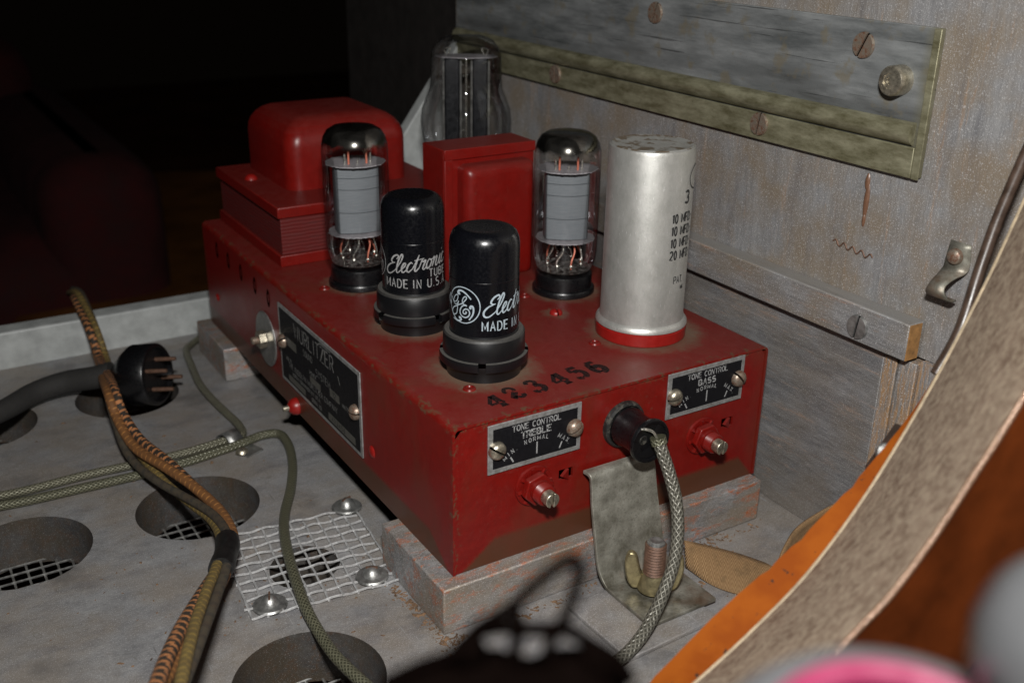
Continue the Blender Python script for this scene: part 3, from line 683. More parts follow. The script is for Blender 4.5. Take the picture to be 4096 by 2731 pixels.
# centre socket with black plug
sk = obj('front_socket', MB().lathe([(0, .1), (.8, .1), (.86, .22), (.96, .16), (1.0, .04), (1.0, 0)], 48), M['grimy'], amp); sk.matrix_local = facing_front((7.75, y0, 4.45))

# nameplate on the left side
npl = obj('nameplate', MB().box((-.075, 7.9, 1.27), (-.004, 17.6, 5.33)), M['plate'], amp, bev=.02)
obj('black_field', MB().box((-.08, 8.1, 1.46), (-.074, 17.4, 5.14)), M['plate_black'], npl)
fn = lambda a, b: (-.085, 17.6 - a, 1.27 + b)
mb = MB()
st, wd = text_strokes('WURLITZER', .72, gap=.24, cond=.92)
ribbons(mb, put(st, 2.15, 2.95), .085, fn)
ribbons(mb, [[(5.2, 3.72), (5.45, 3.82), (6.6, 3.8)]], .07, fn); ribbons(mb, [[(7.35, 2.98), (7.55, 2.6)]], .07, fn)
for (s, h, x, y) in (('MODEL', .26, .7, 2.3), ('SOUND', .3, 3.2, 2.42), ('SYSTEM', .36, 4.7, 1.95), ('POWER', .2, 3.9, 1.72), ('WATTS', .2, 7.7, 1.62), ('VOLTS', .2, .8, 1.3),
                     ('THE RUDOLPH WURLITZER COMPANY', .27, 1.1, 1.02), ('NORTH TONAWANDA N.Y. U.S.A.', .19, 1.6, .7), ('SERIAL NO.', .18, 4.0, .36)):
    st, wd = text_strokes(s, h, gap=.24, cond=.95); ribbons(mb, put(st, x, y), .04, fn)
tag(obj('lettering', mb, M['dim_ink'], npl, sharp=None), kind='stuff')
dpb = simple('dull_plate_box', (.10, .097, .085), .5, .3, .3)
for (a, b, c_, d_) in ((1.1, 2.15, 2.3, 2.6), (3.9, 1.32, 5.2, 1.66), (6.3, 1.6, 7.4, 2.0), (1.0, .28, 3.2, .6), (6.0, .3, 9.0, .66)):
    mb = MB().add([(-.083, 17.6 - a, 1.27 + b), (-.083, 17.6 - c_, 1.27 + b), (-.083, 17.6 - c_, 1.27 + d_), (-.083, 17.6 - a, 1.27 + d_)], [(0, 1, 2, 3)]); obj('stamped_box', mb, dpb, npl, sharp=None)
mb = MB(); st, wd = text_strokes('12', .28, gap=.3); ribbons(mb, put(st, 6.65, 1.66), .045, fn)
st, wd = text_strokes('423456', .24, gap=.5); ribbons(mb, put(st, 6.4, .36), .045, fn); tag(obj('stamped_numbers', mb, M['black_ink'], npl, sharp=None), kind='stuff')
for (y, z, a) in ((17.05, 3.45, 40), (8.42, 3.3, 5)):
    o = bpy.data.objects.new('screw', s3); link(o); o.parent = npl; o.matrix_local = facing_left((-.08, y, z)) @ Matrix.Rotation(R(a), 4, 'Z')

# transformers
def rbox(x0, x1, y0_, y1, z0, z1, r, rt, seg=5):
    """box with round vertical corners r and a rounded top edge rt"""
    mb = MB(); rows = []
    lev = [(0, z0)] + [(rt * (1 - math.cos(a)), z1 - rt + rt * math.sin(a)) for a in [PI / 2 * i / 6 for i in range(7)]]
    for ins, z in lev:
        row = []
        rr = max(r - ins * .35, .05)
        for cx, cy, a0 in ((x1 - ins - rr, y1 - ins - rr, 0), (x0 + ins + rr, y1 - ins - rr, 90), (x0 + ins + rr, y0_ + ins + rr, 180), (x1 - ins - rr, y0_ + ins + rr, 270)):
            for i in range(seg + 1):
                a = R(a0 + 90 * i / seg); row.append((cx + rr * math.cos(a), cy + rr * math.sin(a), z))
        rows.append(row)
    n = len(rows[0]); vs = [p for r_ in rows for p in r_]
    fs = [(j * n + i, j * n + (i + 1) % n, (j + 1) * n + (i + 1) % n, (j + 1) * n + i) for j in range(len(rows) - 1) for i in range(n)]
    fs.append(tuple((len(rows) - 1) * n + i for i in range(n))); return mb.add(vs, fs)
t = NT('red_laminations'); _, _, z = t.xyz(); hh = t.mth('SINE', t.mth('MULTIPLY', t.mth('ADD', z, t.rng(t.noise(1.5), .3, .7, 0, .05)), 34))
M['lam'] = t.out(t.mix(t.rng(t.noise(4, 5, .7, t.vec((.2, .2, 3))), .35, .7), (.105, .006, .005), (.08, .018, .017)), .55, 0, t.bump(hh, .22, .04), Specular_IOR_Level=.3)
T1 = obj('power_transformer', MB().box((1.22, 20.0, 6.8), (11.0, 29.7, 8.72)), M['lam'], amp, bev=.03, label='large red power transformer at the far end of the chassis')
obj('bottom_flange', MB().box((1.05, 19.85, 6.22), (11.2, 29.85, 6.8)), M['red'], T1, bev=.04)
obj('top_flange', MB().box((1.05, 19.85, 8.73), (11.2, 29.85, 9.31)), M['red'], T1, bev=.06)
obj('end_bell', rbox(2.75, 9.7, 22.5, 29.4, 9.3, 12.98, .8, 1.45), M['red'], T1, sharp=60)
for (x, y) in ((1.9, 26.2), (10.4, 21.0)): obj('bolt_head', MB().lathe([(0, .28), (.15, .26), (.3, .15), (.36, 0)], 24), M['red_bright'], T1, loc=(x, y, 9.31))
T2 = obj('choke_transformer', MB().box((7.3, 14.05, 6.22), (12.4, 16.2, 12.68)), M['red'], amp, bev=.05, label='smaller upright red transformer in the middle of the chassis')
m = frame((0, 14.05, 0), (1, 0, 0), (0, 0, 1), (0, -1, 0))
b2 = rbox(8.05, 12.0, 6.1, 11.95, 0, .95, .35, .5); o = obj('end_bell', b2, M['red'], T2, sharp=60); o.matrix_local = m
fr = MB()
for (x0, x1, z0, z1) in ((7.3, 12.4, 12.2, 12.7), (7.3, 7.75, 6.22, 12.2)): fr.box((x0, 13.93, z0), (x1, 14.05, z1))
obj('mitred_frame', fr, M['red'], T2, bev=.03)
# filter capacitor
CX, CY = tubes_xy['CAN']; CX -= .18; CY += .11
fc = obj('filter_capacitor', MB().lathe([(1.83, .86), (1.8, 1.1), (1.79, 8.1), (1.76, 8.24), (1.66, 8.31), (1.5, 8.27), (0, 8.27)], 64), M['can'], amp, loc=(CX, CY, H), label='tall aluminium filter capacitor can with black print')
obj('fibre_ring', MB().lathe([(0, 0), (1.92, 0), (1.96, .05), (1.97, .5), (1.9, .55), (0, .55)], 64), M['red_bright'], fc)
obj('can_lip', MB().lathe([(1.9, .55), (1.98, .6), (1.97, .72), (1.88, .84), (1.80, .9)], 64), M['can'], fc)
va = math.atan2(CAM.y - CY, CAM.x - CX)
def on_cyl(r, a0): return lambda s, z: ((r + .012) * math.cos(a0 + s / r), (r + .012) * math.sin(a0 + s / r), z)
fn = on_cyl(1.80, va); mb = MB()
s0 = 1.80 * R(34)
for i, tx in enumerate(('10 MFD.-', '10 MFD.-', '10 MFD.-', '20 MFD.-')):
    st, wd = text_strokes(tx, .36, gap=.22, cond=.72); ribbons(mb, put(st, s0, 5.35 - i * .52), .066, fn)
st, _ = text_strokes('PAT.', .3, cond=.75); ribbons(mb, put(st, s0 + .3, 2.72), .04, fn)
st, _ = text_strokes('MA', .16, cond=.75); ribbons(mb, put(st, s0 + .78, 2.4), .04, fn)
st, _ = text_strokes('3', .5); ribbons(mb, put(st, s0 + .62, 6.12), .09, fn)
ribbons(mb, [arc(s0 + 1.5, 7.1, .62, .5, 90, 270, 16)], .05, fn)
tag(obj('printed_values', mb, M['black_ink'], fc, sharp=None), kind='stuff')

# ------------------------------------------------------------------ tubes
def script_text():
    E = [[(.46,.60),(.53,.70),(.44,.78),(.28,.70),(.22,.54),(.32,.45),(.42,.45)],[(.34,.43),(.16,.37),(.04,.2),(.1,.02),(.28,-.03),(.50,.12)],
      [(.50,.12),(.66,.42),(.72,.7),(.64,.78),(.56,.5),(.56,.12),(.64,.0),(.76,.1)],[(.76,.1),(.9,.26),(.91,.38),(.83,.38),(.78,.2),(.84,.02),(.93,.02),(1.02,.12)],
      [(1.22,.34),(1.13,.40),(1.04,.28),(1.03,.08),(1.13,.0),(1.26,.12)],[(1.26,.12),(1.36,.38),(1.42,.68)],[(1.42,.68),(1.36,.12),(1.43,0),(1.54,.12)],[(1.26,.46),(1.68,.48)],
      [(1.54,.12),(1.60,.42),(1.66,.35),(1.76,.38),(1.71,.1),(1.77,.0),(1.86,.1)],[(2.0,.36),(1.92,.38),(1.85,.2),(1.91,.02),(2.03,.06),(2.08,.26),(2.0,.36),(2.1,.34)],
      [(2.1,.34),(2.19,.39),(2.15,.02)],[(2.15,.02),(2.25,.34),(2.35,.37),(2.33,.1),(2.39,0),(2.48,.1)],[(2.48,.1),(2.56,.39),(2.54,.1),(2.60,0),(2.68,.1)],[(2.62,.56),(2.64,.61)],
      [(2.86,.34),(2.78,.40),(2.70,.28),(2.70,.08),(2.80,0),(2.94,.12)]]
    return [[(p.x + .25 * p.y, p.y) for p in catmull([(a, b, 0) for a, b in st], 5)] for st in E]
def metal_tube(loc, rotz, label):
    """black metal tube; local x axis (angle 0) is where the script word begins"""
    T = thing('metal_vacuum_tube', label, 'vacuum tube', loc, rotz, 'black metal radio tubes on the red chassis')
    obj('body', MB().lathe([(1.36, 1.75), (1.365, 5.25), (1.33, 5.5), (1.24, 5.72), (1.08, 5.86), (.9, 5.9), (.75, 5.87), (.4, 5.85), (0, 5.85)], 64), M['black_tube'], T, sharp=50)
    obj('seam_ring', MB().lathe([(1.365, 4.02), (1.372, 4.04), (1.365, 4.06)], 64), M['black_tube'], T)
    obj('base', MB().lathe([(1.36, 1.86), (1.38, 1.78), (1.56, 1.78), (1.62, 1.7), (1.64, 1.0), (1.64, .9)], 64), M['dusty'], T, sharp=40)
    mb = MB()
    for k in range(4):
        mb.lathe([(1.62, .92), (1.76, .9), (1.78, .8), (1.76, .55), (1.6, .5), (1.6, .9)], 16, a0=PI / 2 * k + .12, a1=PI / 2 * (k + 1) - .06)
    obj('retaining_ring', mb, M['dusty'], T)
    obj('socket', MB().lathe([(1.62, .7), (1.58, .5), (1.52, .4), (1.5, 0)], 48), M['dusty'], T)
    r = 1.367; fn = on_cyl(r, 0); mb = MB()
    sl = math.tan(R(8)); ribbons(mb, [[(p[0], p[1] + 2.72 + p[0] * .14) for p in st] for st in script_text()], lambda q: .038 + .034 * math.sin(PI * q), fn)
    for tx, x, y, h in (('MADE', .03, 2.15, .37), ('IN', 1.30, 2.15, .37), ('U.S.A.', 1.94, 2.15, .37), ('TUBE', 2.02, 2.6, .34)):
        st, _ = text_strokes(tx, h, gap=.36, cond=.8); ribbons(mb, put(st, x, y), .045, fn)
    # the monogram, traced in a flat frame and rolled onto the can
    k = .00202; K0 = 277
    def um(p):
        q = max(-.985, min(.985, (p[0] - 947) / 718)); a = math.asin(q)
        z = 3.11 - ((p[1] - K0 * math.cos(a)) - (674 - K0 * math.cos(R(-36)))) * k * .97
        return (r * (a + R(4)), z)
    mono = [([(318,475),(320,520),(345,575),(390,590),(420,540),(430,480),(405,450),(365,480),(345,540),(345,590),(375,640),(415,635),(440,580)], .035),
            ([(440,580),(420,680),(415,760),(400,830),(360,858),(325,820),(320,750),(350,700),(400,680),(460,655),(510,640),(560,590),(597,540),(590,505),(560,502),(528,540),(515,600),(540,655),(580,675),(605,690)], .042),
            ([(605,690),(545,680),(500,710),(470,780),(480,860),(530,915),(590,930),(645,895),(660,830),(630,770),(575,755),(535,790),(535,840),(575,855),(595,825),(578,805)], .05)]
    for st, wd in mono:
        q = catmull([um(p) + (0,) for p in st], 5); ribbons(mb, [[(p.x, p.y) for p in q]], wd, fn)
    curls = [[(470,425),(440,430),(430,400),(450,370),(500,375),(560,415),(625,480),(690,560)], [(690,755),(672,730),(690,700),(725,715),(738,780),(720,880),(650,985)],
             [(445,925),(475,930),(488,970),(450,995),(400,975),(340,925)], [(290,635),(282,610),(290,590),(268,560),(262,480),(285,400)]]
    for st in curls:
        q = catmull([um(p) + (0,) for p in st], 5); ribbons(mb, [[(p.x, p.y) for p in q]], lambda q_: .1 - .05 * q_, fn)
    c0 = r * R(-32.5); ribbons(mb, [arc(c0, 3.11, .72, .72, 0, 360, 60)], .04, fn)
    tag(obj('printed_mark', mb, M['white_ink'], T, sharp=None), kind='stuff')
    return T
def tube_rot(x, y, deg): return math.atan2(CAM.y - y, CAM.x - x) + R(deg)
metal_tube((3.67, 4.05, H), tube_rot(3.67, 4.05, -4), 'nearest black metal tube, showing a round white monogram beside script lettering')
T = metal_tube((3.44, 9.69, H), tube_rot(3.44, 9.69, -56), 'black metal tube showing the full white word Electronic, behind the nearest tube')
pm = [c for c in T.children if c.name.startswith('printed_mark')][0]; pm.data = pm.data.copy(); pm.data.materials[0] = M['grey_ink']

def glass_tube(loc, rotz, label, top=7.72):
    T = thing('glass_vacuum_tube', label, 'vacuum tube', loc, rotz, 'glass power tubes on the red chassis')
    obj('base_ring', MB().lathe([(1.3, .32), (1.46, .3), (1.5, .24), (1.5, .04), (1.46, 0)], 48), M['black'], T)
    obj('base', MB().lathe([(0, 1.0), (1.24, 1.0), (1.34, .97), (1.36, .9), (1.34, .3)], 48), M['black'], T)
    prof = [(1.2, 1.0), (1.26, 1.12), (1.4, 1.4), (1.5, 1.75), (1.54, 2.2), (1.55, 6.5), (1.53, 6.85), (1.44, 7.2), (1.26, 7.48), (1.0, 7.64), (.6, 7.7), (0, 7.71)]
    obj('envelope', MB().lathe(prof, 64), M['glass'], T, sharp=80)
    obj('getter_dome', MB().lathe([(r_ * .985 - .01, z - .02) for r_, z in prof[6:]] if 0 else [(1.515, 6.68), (1.505, 6.85), (1.42, 7.18), (1.245, 7.46), (.99, 7.61), (.6, 7.67), (0, 7.68)], 64), M['getter'], T, sharp=80)
    # anode box with bowed front
    pts = []
    for i in range(9): a = i / 8; pts.append((-1.0 + 2.0 * a, -.56 - .2 * math.sin(PI * a)))
    pts += [(1.08, -.3), (1.08, .3)]
    for i in range(9): a = i / 8; pts.append((1.0 - 2.0 * a, .56 + .2 * math.sin(PI * a)))
    pts += [(-1.08, .3), (-1.08, -.3)]
    an = obj('anode', MB().prism([(x * .96, y) for x, y in pts], 2.72, 5.85), M['anode'], T, bev=.03, sharp=40)
    for z in (3.75, 4.85, 5.4):
        obj('crimp_line', MB().tube([(-1.0 + 2.0 * i / 10, -.575 - .2 * math.sin(PI * i / 10) - .0, z - .03 * math.sin(PI * i / 10)) for i in range(11)], .014, 6), M['anode_line'], an)
    for z, nm in ((2.66, 'lower_mica'), (5.98, 'upper_mica')):
        pts = []
        for i in range(72):
            a = 2 * PI * i / 72; rr = 1.4 + random.uniform(-.06, .05); pts.append((rr * math.cos(a), rr * .93 * math.sin(a)))
        obj(nm, MB().prism(pts, z - .02, z + .03), M['mica'], T, sharp=None)
    for x, m_, h in ((-.6, 'wire', .5), (-.42, 'copper', .62), (.42, 'copper', .62), (.6, 'wire', .5), (0, 'wire', .2)):
        obj('support_rod', MB().tube([(x, -.55, 6.0), (x, -.55, 6.0 + h)], .05, 8), M[m_], T)
    obj('glass_stem', MB().lathe([(1.15, 1.05), (.85, 1.25), (.45, 1.4), (.35, 1.75), (.3, 1.9), (0, 1.92)], 32), M['glass_dark'], T, sharp=80)
    obj('glass_press', MB().lathe([(1.3, 1.2), (1.1, 1.16), (.8, 1.3), (.5, 1.34), (0, 1.3)], 40), M['press'], T, sharp=80)
    for k in range(8):
        a = 2 * PI * k / 8 + .3; r1, r2 = .85, .6
        p = catmull([(r1 * math.cos(a), r1 * math.sin(a), 1.3), (r1 * 1.05 * math.cos(a), r1 * 1.05 * math.sin(a), 1.7), (.75 * math.cos(a + .3), .75 * math.sin(a + .3), 2.15), (r2 * math.cos(a + .2), r2 * math.sin(a + .2), 2.65)], 4)
        obj('lead_wire', MB().tube(p, .04, 6), M['wire'] if k % 3 else M['copper'], T)
    for k in range(8):
        a = 2 * PI * k / 8 + .3; obj('glass_bead', MB().lathe([(0, -.1), (.08, -.05), (.1, 0), (.08, .06), (0, .1)], 10, mat=Matrix.Translation((.86 * math.cos(a), .86 * math.sin(a), 1.45))), M['wire'], T)
    return T
g1 = glass_tube((3.57, 15.81, H), tube_rot(3.57, 15.81, 90 + 12), 'glass power tube with grey anode in front of the large red transformer')
g2 = copy_tree(g1); g2.location = (11.69, 10.12, H); g2.rotation_euler = (0, 0, tube_rot(11.69, 10.12, 90 + 6))
g2['label'] = 'glass power tube with grey anode between the smaller transformer and the aluminium can'
# rectifier
rt = thing('rectifier_tube', 'large shouldered glass rectifier tube with black anodes at the back', 'vacuum tube', (13.55, 22.9, H))
prof = [(1.6, 2.0), (1.75, 2.6), (2.1, 3.6), (2.5, 5.0), (2.58, 5.8), (2.5, 6.5), (2.25, 7.15), (2.05, 7.6), (1.98, 8.2), (1.97, 9.3), (1.85, 9.8), (1.5, 10.25), (1.0, 10.45), (.5, 10.5), (0, 10.5)]
obj('envelope', MB().lathe(prof, 64), M['glass_dark'], rt, sharp=80)
obj('base', MB().lathe([(0, 2.1), (1.6, 2.1), (1.75, 1.9), (1.75, 0)], 40), M['black'], rt)
for s_ in (-1, 1):
    mb = MB().box((-.42, -.5, 3.2), (.42, .5, 9.3))
    a_ = tube_rot(13.55, 22.9, 90); o = obj('anode', mb, M['anode_dark'], rt, bev=.08, rot=(0, 0, a_)); o.location = (Matrix.Rotation(a_, 3, 'Z') @ Vector((s_ * .78, 0, 0)))
    for q in (-.48, .48): obj('anode_wing', MB().tube([(q, -.55, 3.3), (q, -.55, 9.2)], .06, 8), M['steel'], o)
mb = MB()
for k in range(9): mb.lathe([(0, -.07), (.07, 0), (0, .07)], 8, mat=Matrix.Translation((random.uniform(-.2, .2), -.7, 4.2 + k * .6)))
mb.tube([(0, -.5, 3.2), (0, -.5, 9.4)], .05, 8)
obj('filament_support', mb, M['wire'], rt, rot=(0, 0, a_))
obj('top_mica', MB().prism([(1.75 * math.cos(2 * PI * i / 24), .85 * math.sin(2 * PI * i / 24)) for i in range(24)], 9.35, 9.4), M['mica'], rt, rot=(0, 0, a_))
for q in (-1.1, 1.1): obj('spring_wire', MB().tube(catmull([(q, 0, 9.4), (q * 1.1, -.1, 9.75), (q * .8, .1, 9.8), (q * .9, 0, 9.45)], 5), .04, 6), M['wire'], rt, rot=(0, 0, a_))

# ------------------------------------------------------------------ plug and shielded cord at the front
pg = thing('cord_plug', 'black round plug with a grey braided shielded cord in the front socket', 'plug', (7.75, -.05, 4.45))
o = obj('plug_body', MB().lathe([(0, .1), (.8, .12), (.82, .3), (.77, .45), (.75, .8), (.77, 1.2), (.84, 1.38), (.9, 1.45), (.92, 1.6), (.88, 1.68), (.78, 1.68), (.76, 1.6), (0, 1.6)], 56), M['black'], pg, sharp=40)
o.matrix_local = facing_front((0, 0, 0))
for (x, y, sx, sy, a) in ((.36, .28, .2, .42, -15), (-.02, -.48, .42, .2, 12)):
    q = obj('dusty_recess', MB().lathe([(0, .0), (.8, .012), (1, .0)], 24), M['dusty'], o); q.matrix_local = Matrix.Translation((x, y, 1.602)) @ Matrix.Rotation(R(a), 4, 'Z') @ Matrix.Diagonal((sx, sy, 1, 1))
q = obj('pin_hole', MB().lathe([(0, .0), (.14, .01), (.16, .02), (.2, .0)], 20), M['grimy'], o, loc=(-.33, .12, 1.602))
def cord_pt(u, v, y): p = PY(u, v, y); return p - Vector((7.75, -.05, 4.45))
cp = [cord_pt(1512, 1010, -1.95), cord_pt(1520, 1035, -2.15), cord_pt(1537, 1085, -2.5), cord_pt(1553, 1150, -3.0), cord_pt(1557, 1220, -3.5), cord_pt(1548, 1290, -4.0), cord_pt(1528, 1350, -4.4), cord_pt(1502, 1410, -4.7)]
e = PZ(1470, 1465, -1.35); cp.append(e - Vector((7.75, -.05, 4.45))); e = PZ(1425, 1512, -1.6); cp.append(e - Vector((7.75, -.05, 4.45))); e = PZ(1350, 1560, -1.65); cp.append(e - Vector((7.75, -.05, 4.45))); e = PZ(1240, 1590, -1.65); cp.append(e - Vector((7.75, -.05, 4.45)))
cp = catmull(cp, 8); obj('shielded_cord', MB().tube(cp, lambda t_: .255 - .02 * t_, 16), M['braid_f'], pg)
obj('solder_collar', MB().tube([cp[0] + Vector((-.02, .02, .12)), cp[1], cp[2], cp[4]], .315, 16), M['braid_d'], pg)
w0 = cord_pt(1472, 985, -1.68); obj('twisted_wire', MB().tube(catmull([w0, cord_pt(1485, 986, -1.8), cord_pt(1500, 992, -1.9), cord_pt(1509, 1006, -1.95)], 5), .055, 8), M['wire'], pg)

# ------------------------------------------------------------------ steel angle bracket, pad, stud with wing nut
sb = thing('angle_bracket', 'tarnished steel angle bracket clamping the front of the amplifier to the board', 'bracket', (7.3, -1, -1.75))
lp = [(-.12, 3.0), (-.45, 3.0), (-.62, 2.85), (-.66, 2.5), (-.75, 1.6), (-1.0, .3), (-1.2, -.7), (-1.38, -1.2), (-1.7, -1.52), (-2.1, -1.6), (-4.5, -1.6)]
lp = [(p.x, p.y) for p in catmull([(a, b, 0) for a, b in lp], 4)]
off = []
for i, p in enumerate(lp):
    a = Vector(lp[max(i - 1, 0)]); b = Vector(lp[min(i + 1, len(lp) - 1)]); d = (b - a).normalized(); off.append((p[0] + d.y * .16 * -1, p[1] + d.x * .16))
mb = MB(); n = len(lp); vs = []
for j, p in enumerate(lp):
    t_ = j / (n - 1); xl = 5.75 + .25 * t_; xr = 8.75 + .55 * min(1, t_ * 1.6)
    for q in (lp[j], off[j]): vs += [(xl - 7.3, q[0] + 1, q[1] + 1.75), (xr - 7.3, q[0] + 1, q[1] + 1.75)]
fs = []
for j in range(n - 1):
    a = 4 * j; b = 4 * (j + 1)
    fs += [(a, a + 1, b + 1, b), (a + 2, b + 2, b + 3, a + 3), (a, b, b + 2, a + 2), (a + 1, a + 3, b + 3, b + 1)]
fs += [(0, 2, 3, 1), (4 * n - 4, 4 * n - 3, 4 * n - 1, 4 * n - 2)]
mb.add(vs, fs); obj('bent_plate', mb, M['bracket'], sb, bev=.03)
pd = obj('shim_plate', MB().box((4.2, -5.35, -1.995), (8.7, -1.6, -1.8), mat=Matrix.Translation((6, -3, 0)) @ Matrix.Rotation(R(2), 4, 'Z') @ Matrix.Translation((-6, 3, 0))), M['floor'], bev=.05)
tag(pd, 'thin silver painted shim plate on the board under the angle bracket', 'shim')
sw = thing('wing_nut', 'dull brass wing nut on the rusty threaded stud by the braided cord', 'wing nut', (7.42, -2.85, -1.44))
obj('hub', MB().lathe([(0, 0), (.62, 0), (.64, .12), (.55, .5), (.46, .72), (.36, .74)], 32), M['brassnut'], sw, sharp=50)
for s_ in (1, -1):
    pr = catmull([(.35, 0, .05), (.8, 0, 0), (1.05, 0, .4), (1.16, 0, 1.15), (1.02, 0, 1.6), (.72, 0, 1.5), (.55, 0, .9), (.42, 0, .6)], 4)
    pl = [(p.x * s_, p.z) for p in pr]; 
    mb = MB().prism(pl, -.15, .15, mat=Matrix.Rotation(R(-38), 4, 'Z') @ Matrix.Rotation(R(90), 4, 'X'))
    obj('wing', mb, M['brassnut'], sw, bev=.07, sharp=50)
pr = [(.38, 0)]
for k in range(12): z = .55 + k * .127; pr += [(.36, z), (.43, z + .064)]
pr += [(.36, 2.08), (.34, 2.14), (.24, 2.2), (0, 2.18)]
std = thing('threaded_stud', 'rusty threaded stud standing up through the wing nut', 'stud', (7.42, -2.85, -1.44))
obj('thread', MB().lathe(pr[:-3], 32), M['rust'], std, sharp=20)
obj('stud_tip', MB().lathe(pr[-4:], 32), M['steel'], std)

# ------------------------------------------------------------------ tan webbing strap
top = [(1572, 1240, -.9), (1620, 1250, -1.1), (1690, 1268, -1.2), (1750, 1288, -1.3), (1785, 1300, -1.1), (1800, 1265, -.6), (1830, 1215, -.2), (1880, 1180, .1), (1940, 1150, .5)]
bot = [(1574, 1302, -1.85), (1630, 1340, -1.9), (1690, 1362, -1.9), (1745, 1372, -1.9), (1790, 1350, -1.9), (1812, 1320, -1.8), (1850, 1290, -1.75), (1905, 1245, -1.7), (1960, 1205, -1.7)]
A = catmull([PZ(*p) for p in top], 8); B = catmull([PZ(*p) for p in bot], 8)
org = Vector((11, -3, -2)); st2 = thing('webbing_strap', 'tan herringbone webbing strap lying folded between the bracket and the frame', 'strap', org)
mb = MB(); L = 0; n = len(A); K = 8; vs = []; fs = []; us = []; Ls = [0]
for i in range(1, n): L += (A[i] - A[i - 1]).length; Ls.append(L)
for i in range(n):
    for k in range(K + 1): p = A[i].lerp(B[i], k / K) - org; p.z += .12 * math.sin(PI * k / K) * (1 if i < n * .5 else -.3); vs.append(p)
for i in range(n - 1):
    for k in range(K):
        a = i * (K + 1) + k; fs.append((a, a + 1, a + K + 2, a + K + 1)); us.append(((k / K, Ls[i]), ((k + 1) / K, Ls[i]), ((k + 1) / K, Ls[i + 1]), (k / K, Ls[i + 1])))
mb.add(vs, fs, us); o = obj('webbing', mb, M['web'], st2, sharp=60); s_ = o.modifiers.new('solid', 'SOLIDIFY'); s_.thickness = .1

# ------------------------------------------------------------------ hardware cloth patch on the board
hc = thing('wire_mesh_patch', 'square of galvanised wire mesh over a small hole in the board', 'wire mesh', (-3.35, 6.6, -1.9), R(-6))
def wv(a, i, j): return .05 * (1 if (i + j) % 2 else -1)
for i in range(11):
    y = -3.05 + i * .6
    pts = [(-3.05 + random.uniform(-.15, .1) if k == 0 else -3.0 + k * .33, y + random.uniform(-.012, .012), (.05 if ((k // 2 + i) % 2) else -.03) if k % 2 == 0 else .01) for k in range(19)]
    obj('cross_wire', MB().tube(catmull(pts, 2), .055, 6), M['galv'], hc)
    x = -2.98 + i * .6
    pts = [(x + random.uniform(-.012, .012), -3.15 + k * .33, (.05 if ((k // 2 + i + 1) % 2) else -.03) if k % 2 == 0 else .01) for k in range(19)]
    obj('long_wire', MB().tube(catmull(pts, 2), .05, 6), M['galv'], hc)
for (x, y, a, lab) in ((-.3, 9.45, 20, 'domed screw with a washer at the far right corner of the mesh patch'), (-5.75, 4.35, 70, 'rusty domed screw with a washer at the near left corner of the mesh patch'), (-1.55, 4.05, -30, 'domed screw and washer on the mesh patch beside the wooden cleat')):
    s_ = thing('washer_screw', lab, 'screw', (x, y, -1.9), R(a))
    obj('washer', MB().lathe([(0, .12), (.45, .12), (.62, .1), (.68, .04), (.67, 0)], 32), M['steel'], s_)
    obj('screw_head', MB().lathe([(0, .48), (.14, .45), (.28, .34), (.38, .16), (.4, .1)], 28), M['steel'], s_)
    obj('slot', MB().box((-.24, -.035, .4), (.24, .035, .475)), M['rust'], s_)

# ------------------------------------------------------------------ braided cables and clamp on the board
def floor_cable(name, label, cat, pts, r, mat, zc, sub='braid', grp=None):
    P = [PZ(u, v, zc if len(p_) == 2 else p_[2]) for p_ in pts for (u, v) in [p_[:2]]]
    T = thing(name, label, cat, P[0]); P = catmull([p - P[0] for p in P], 8)
    obj(sub, MB().tube(P, r, 14), mat, T); return T
floor_cable('braided_cable', 'braided metal cable running through the clamp and over the mesh patch to the bottom', 'cable',
    [(-60, 1172), (60, 1150), (200, 1118), (330, 1088), (430, 1060), (520, 1030), (560, 1016), (600, 1000), (640, 996), (662, 1020), (672, 1065), (668, 1120), (655, 1175), (653, 1220, -1.55), (664, 1280, -1.5), (682, 1340, -1.5), (705, 1400, -1.6), (735, 1455), (770, 1505), (815, 1550), (860, 1590)], .225, M['braid_d'], -1.74)
floor_cable('braided_cable', 'braided metal cable turning up behind the clamp towards the back rail', 'cable',
    [(-60, 1150), (60, 1126), (200, 1090), (330, 1062), (430, 1038), (520, 1010), (556, 998), (548, 975), (520, 948), (486, 915), (458, 880), (440, 840), (428, 806), (440, 790), (470, 770), (510, 752)], .21, M['braid'], -1.74)
ck = thing('cable_clamp', 'small steel clamp strap screwed over the two braided cables', 'clamp', PZ(548, 1030, -2))
a_ = R(-58)
pr = catmull([(-.75, 0, .05), (-.3, 0, .05), (-.05, 0, .35), (.25, 0, .6), (.6, 0, .62), (.95, 0, .4), (1.05, 0, .1)], 5)
mb = MB(); vs = []
for p in pr: vs += [(p.x, -.42, p.z), (p.x, .42, p.z)]
mb.add(vs, [(2 * i, 2 * i + 1, 2 * i + 3, 2 * i + 2) for i in range(len(pr) - 1)])
mb.box((-1.45, -.5, .02), (-.6, .5, .1)); o = obj('clamp_strap', mb, M['steel'], ck, rot=(0, 0, R(112)), loc=(.0, .35, 0)); s_ = o.modifiers.new('s', 'SOLIDIFY'); s_.thickness = .05
obj('screw', MB().lathe([(0, .3), (.15, .27), (.27, .17), (.32, .05)], 24), M['nick'], ck, loc=PZ(556, 1040, -1.9) - ck.location)

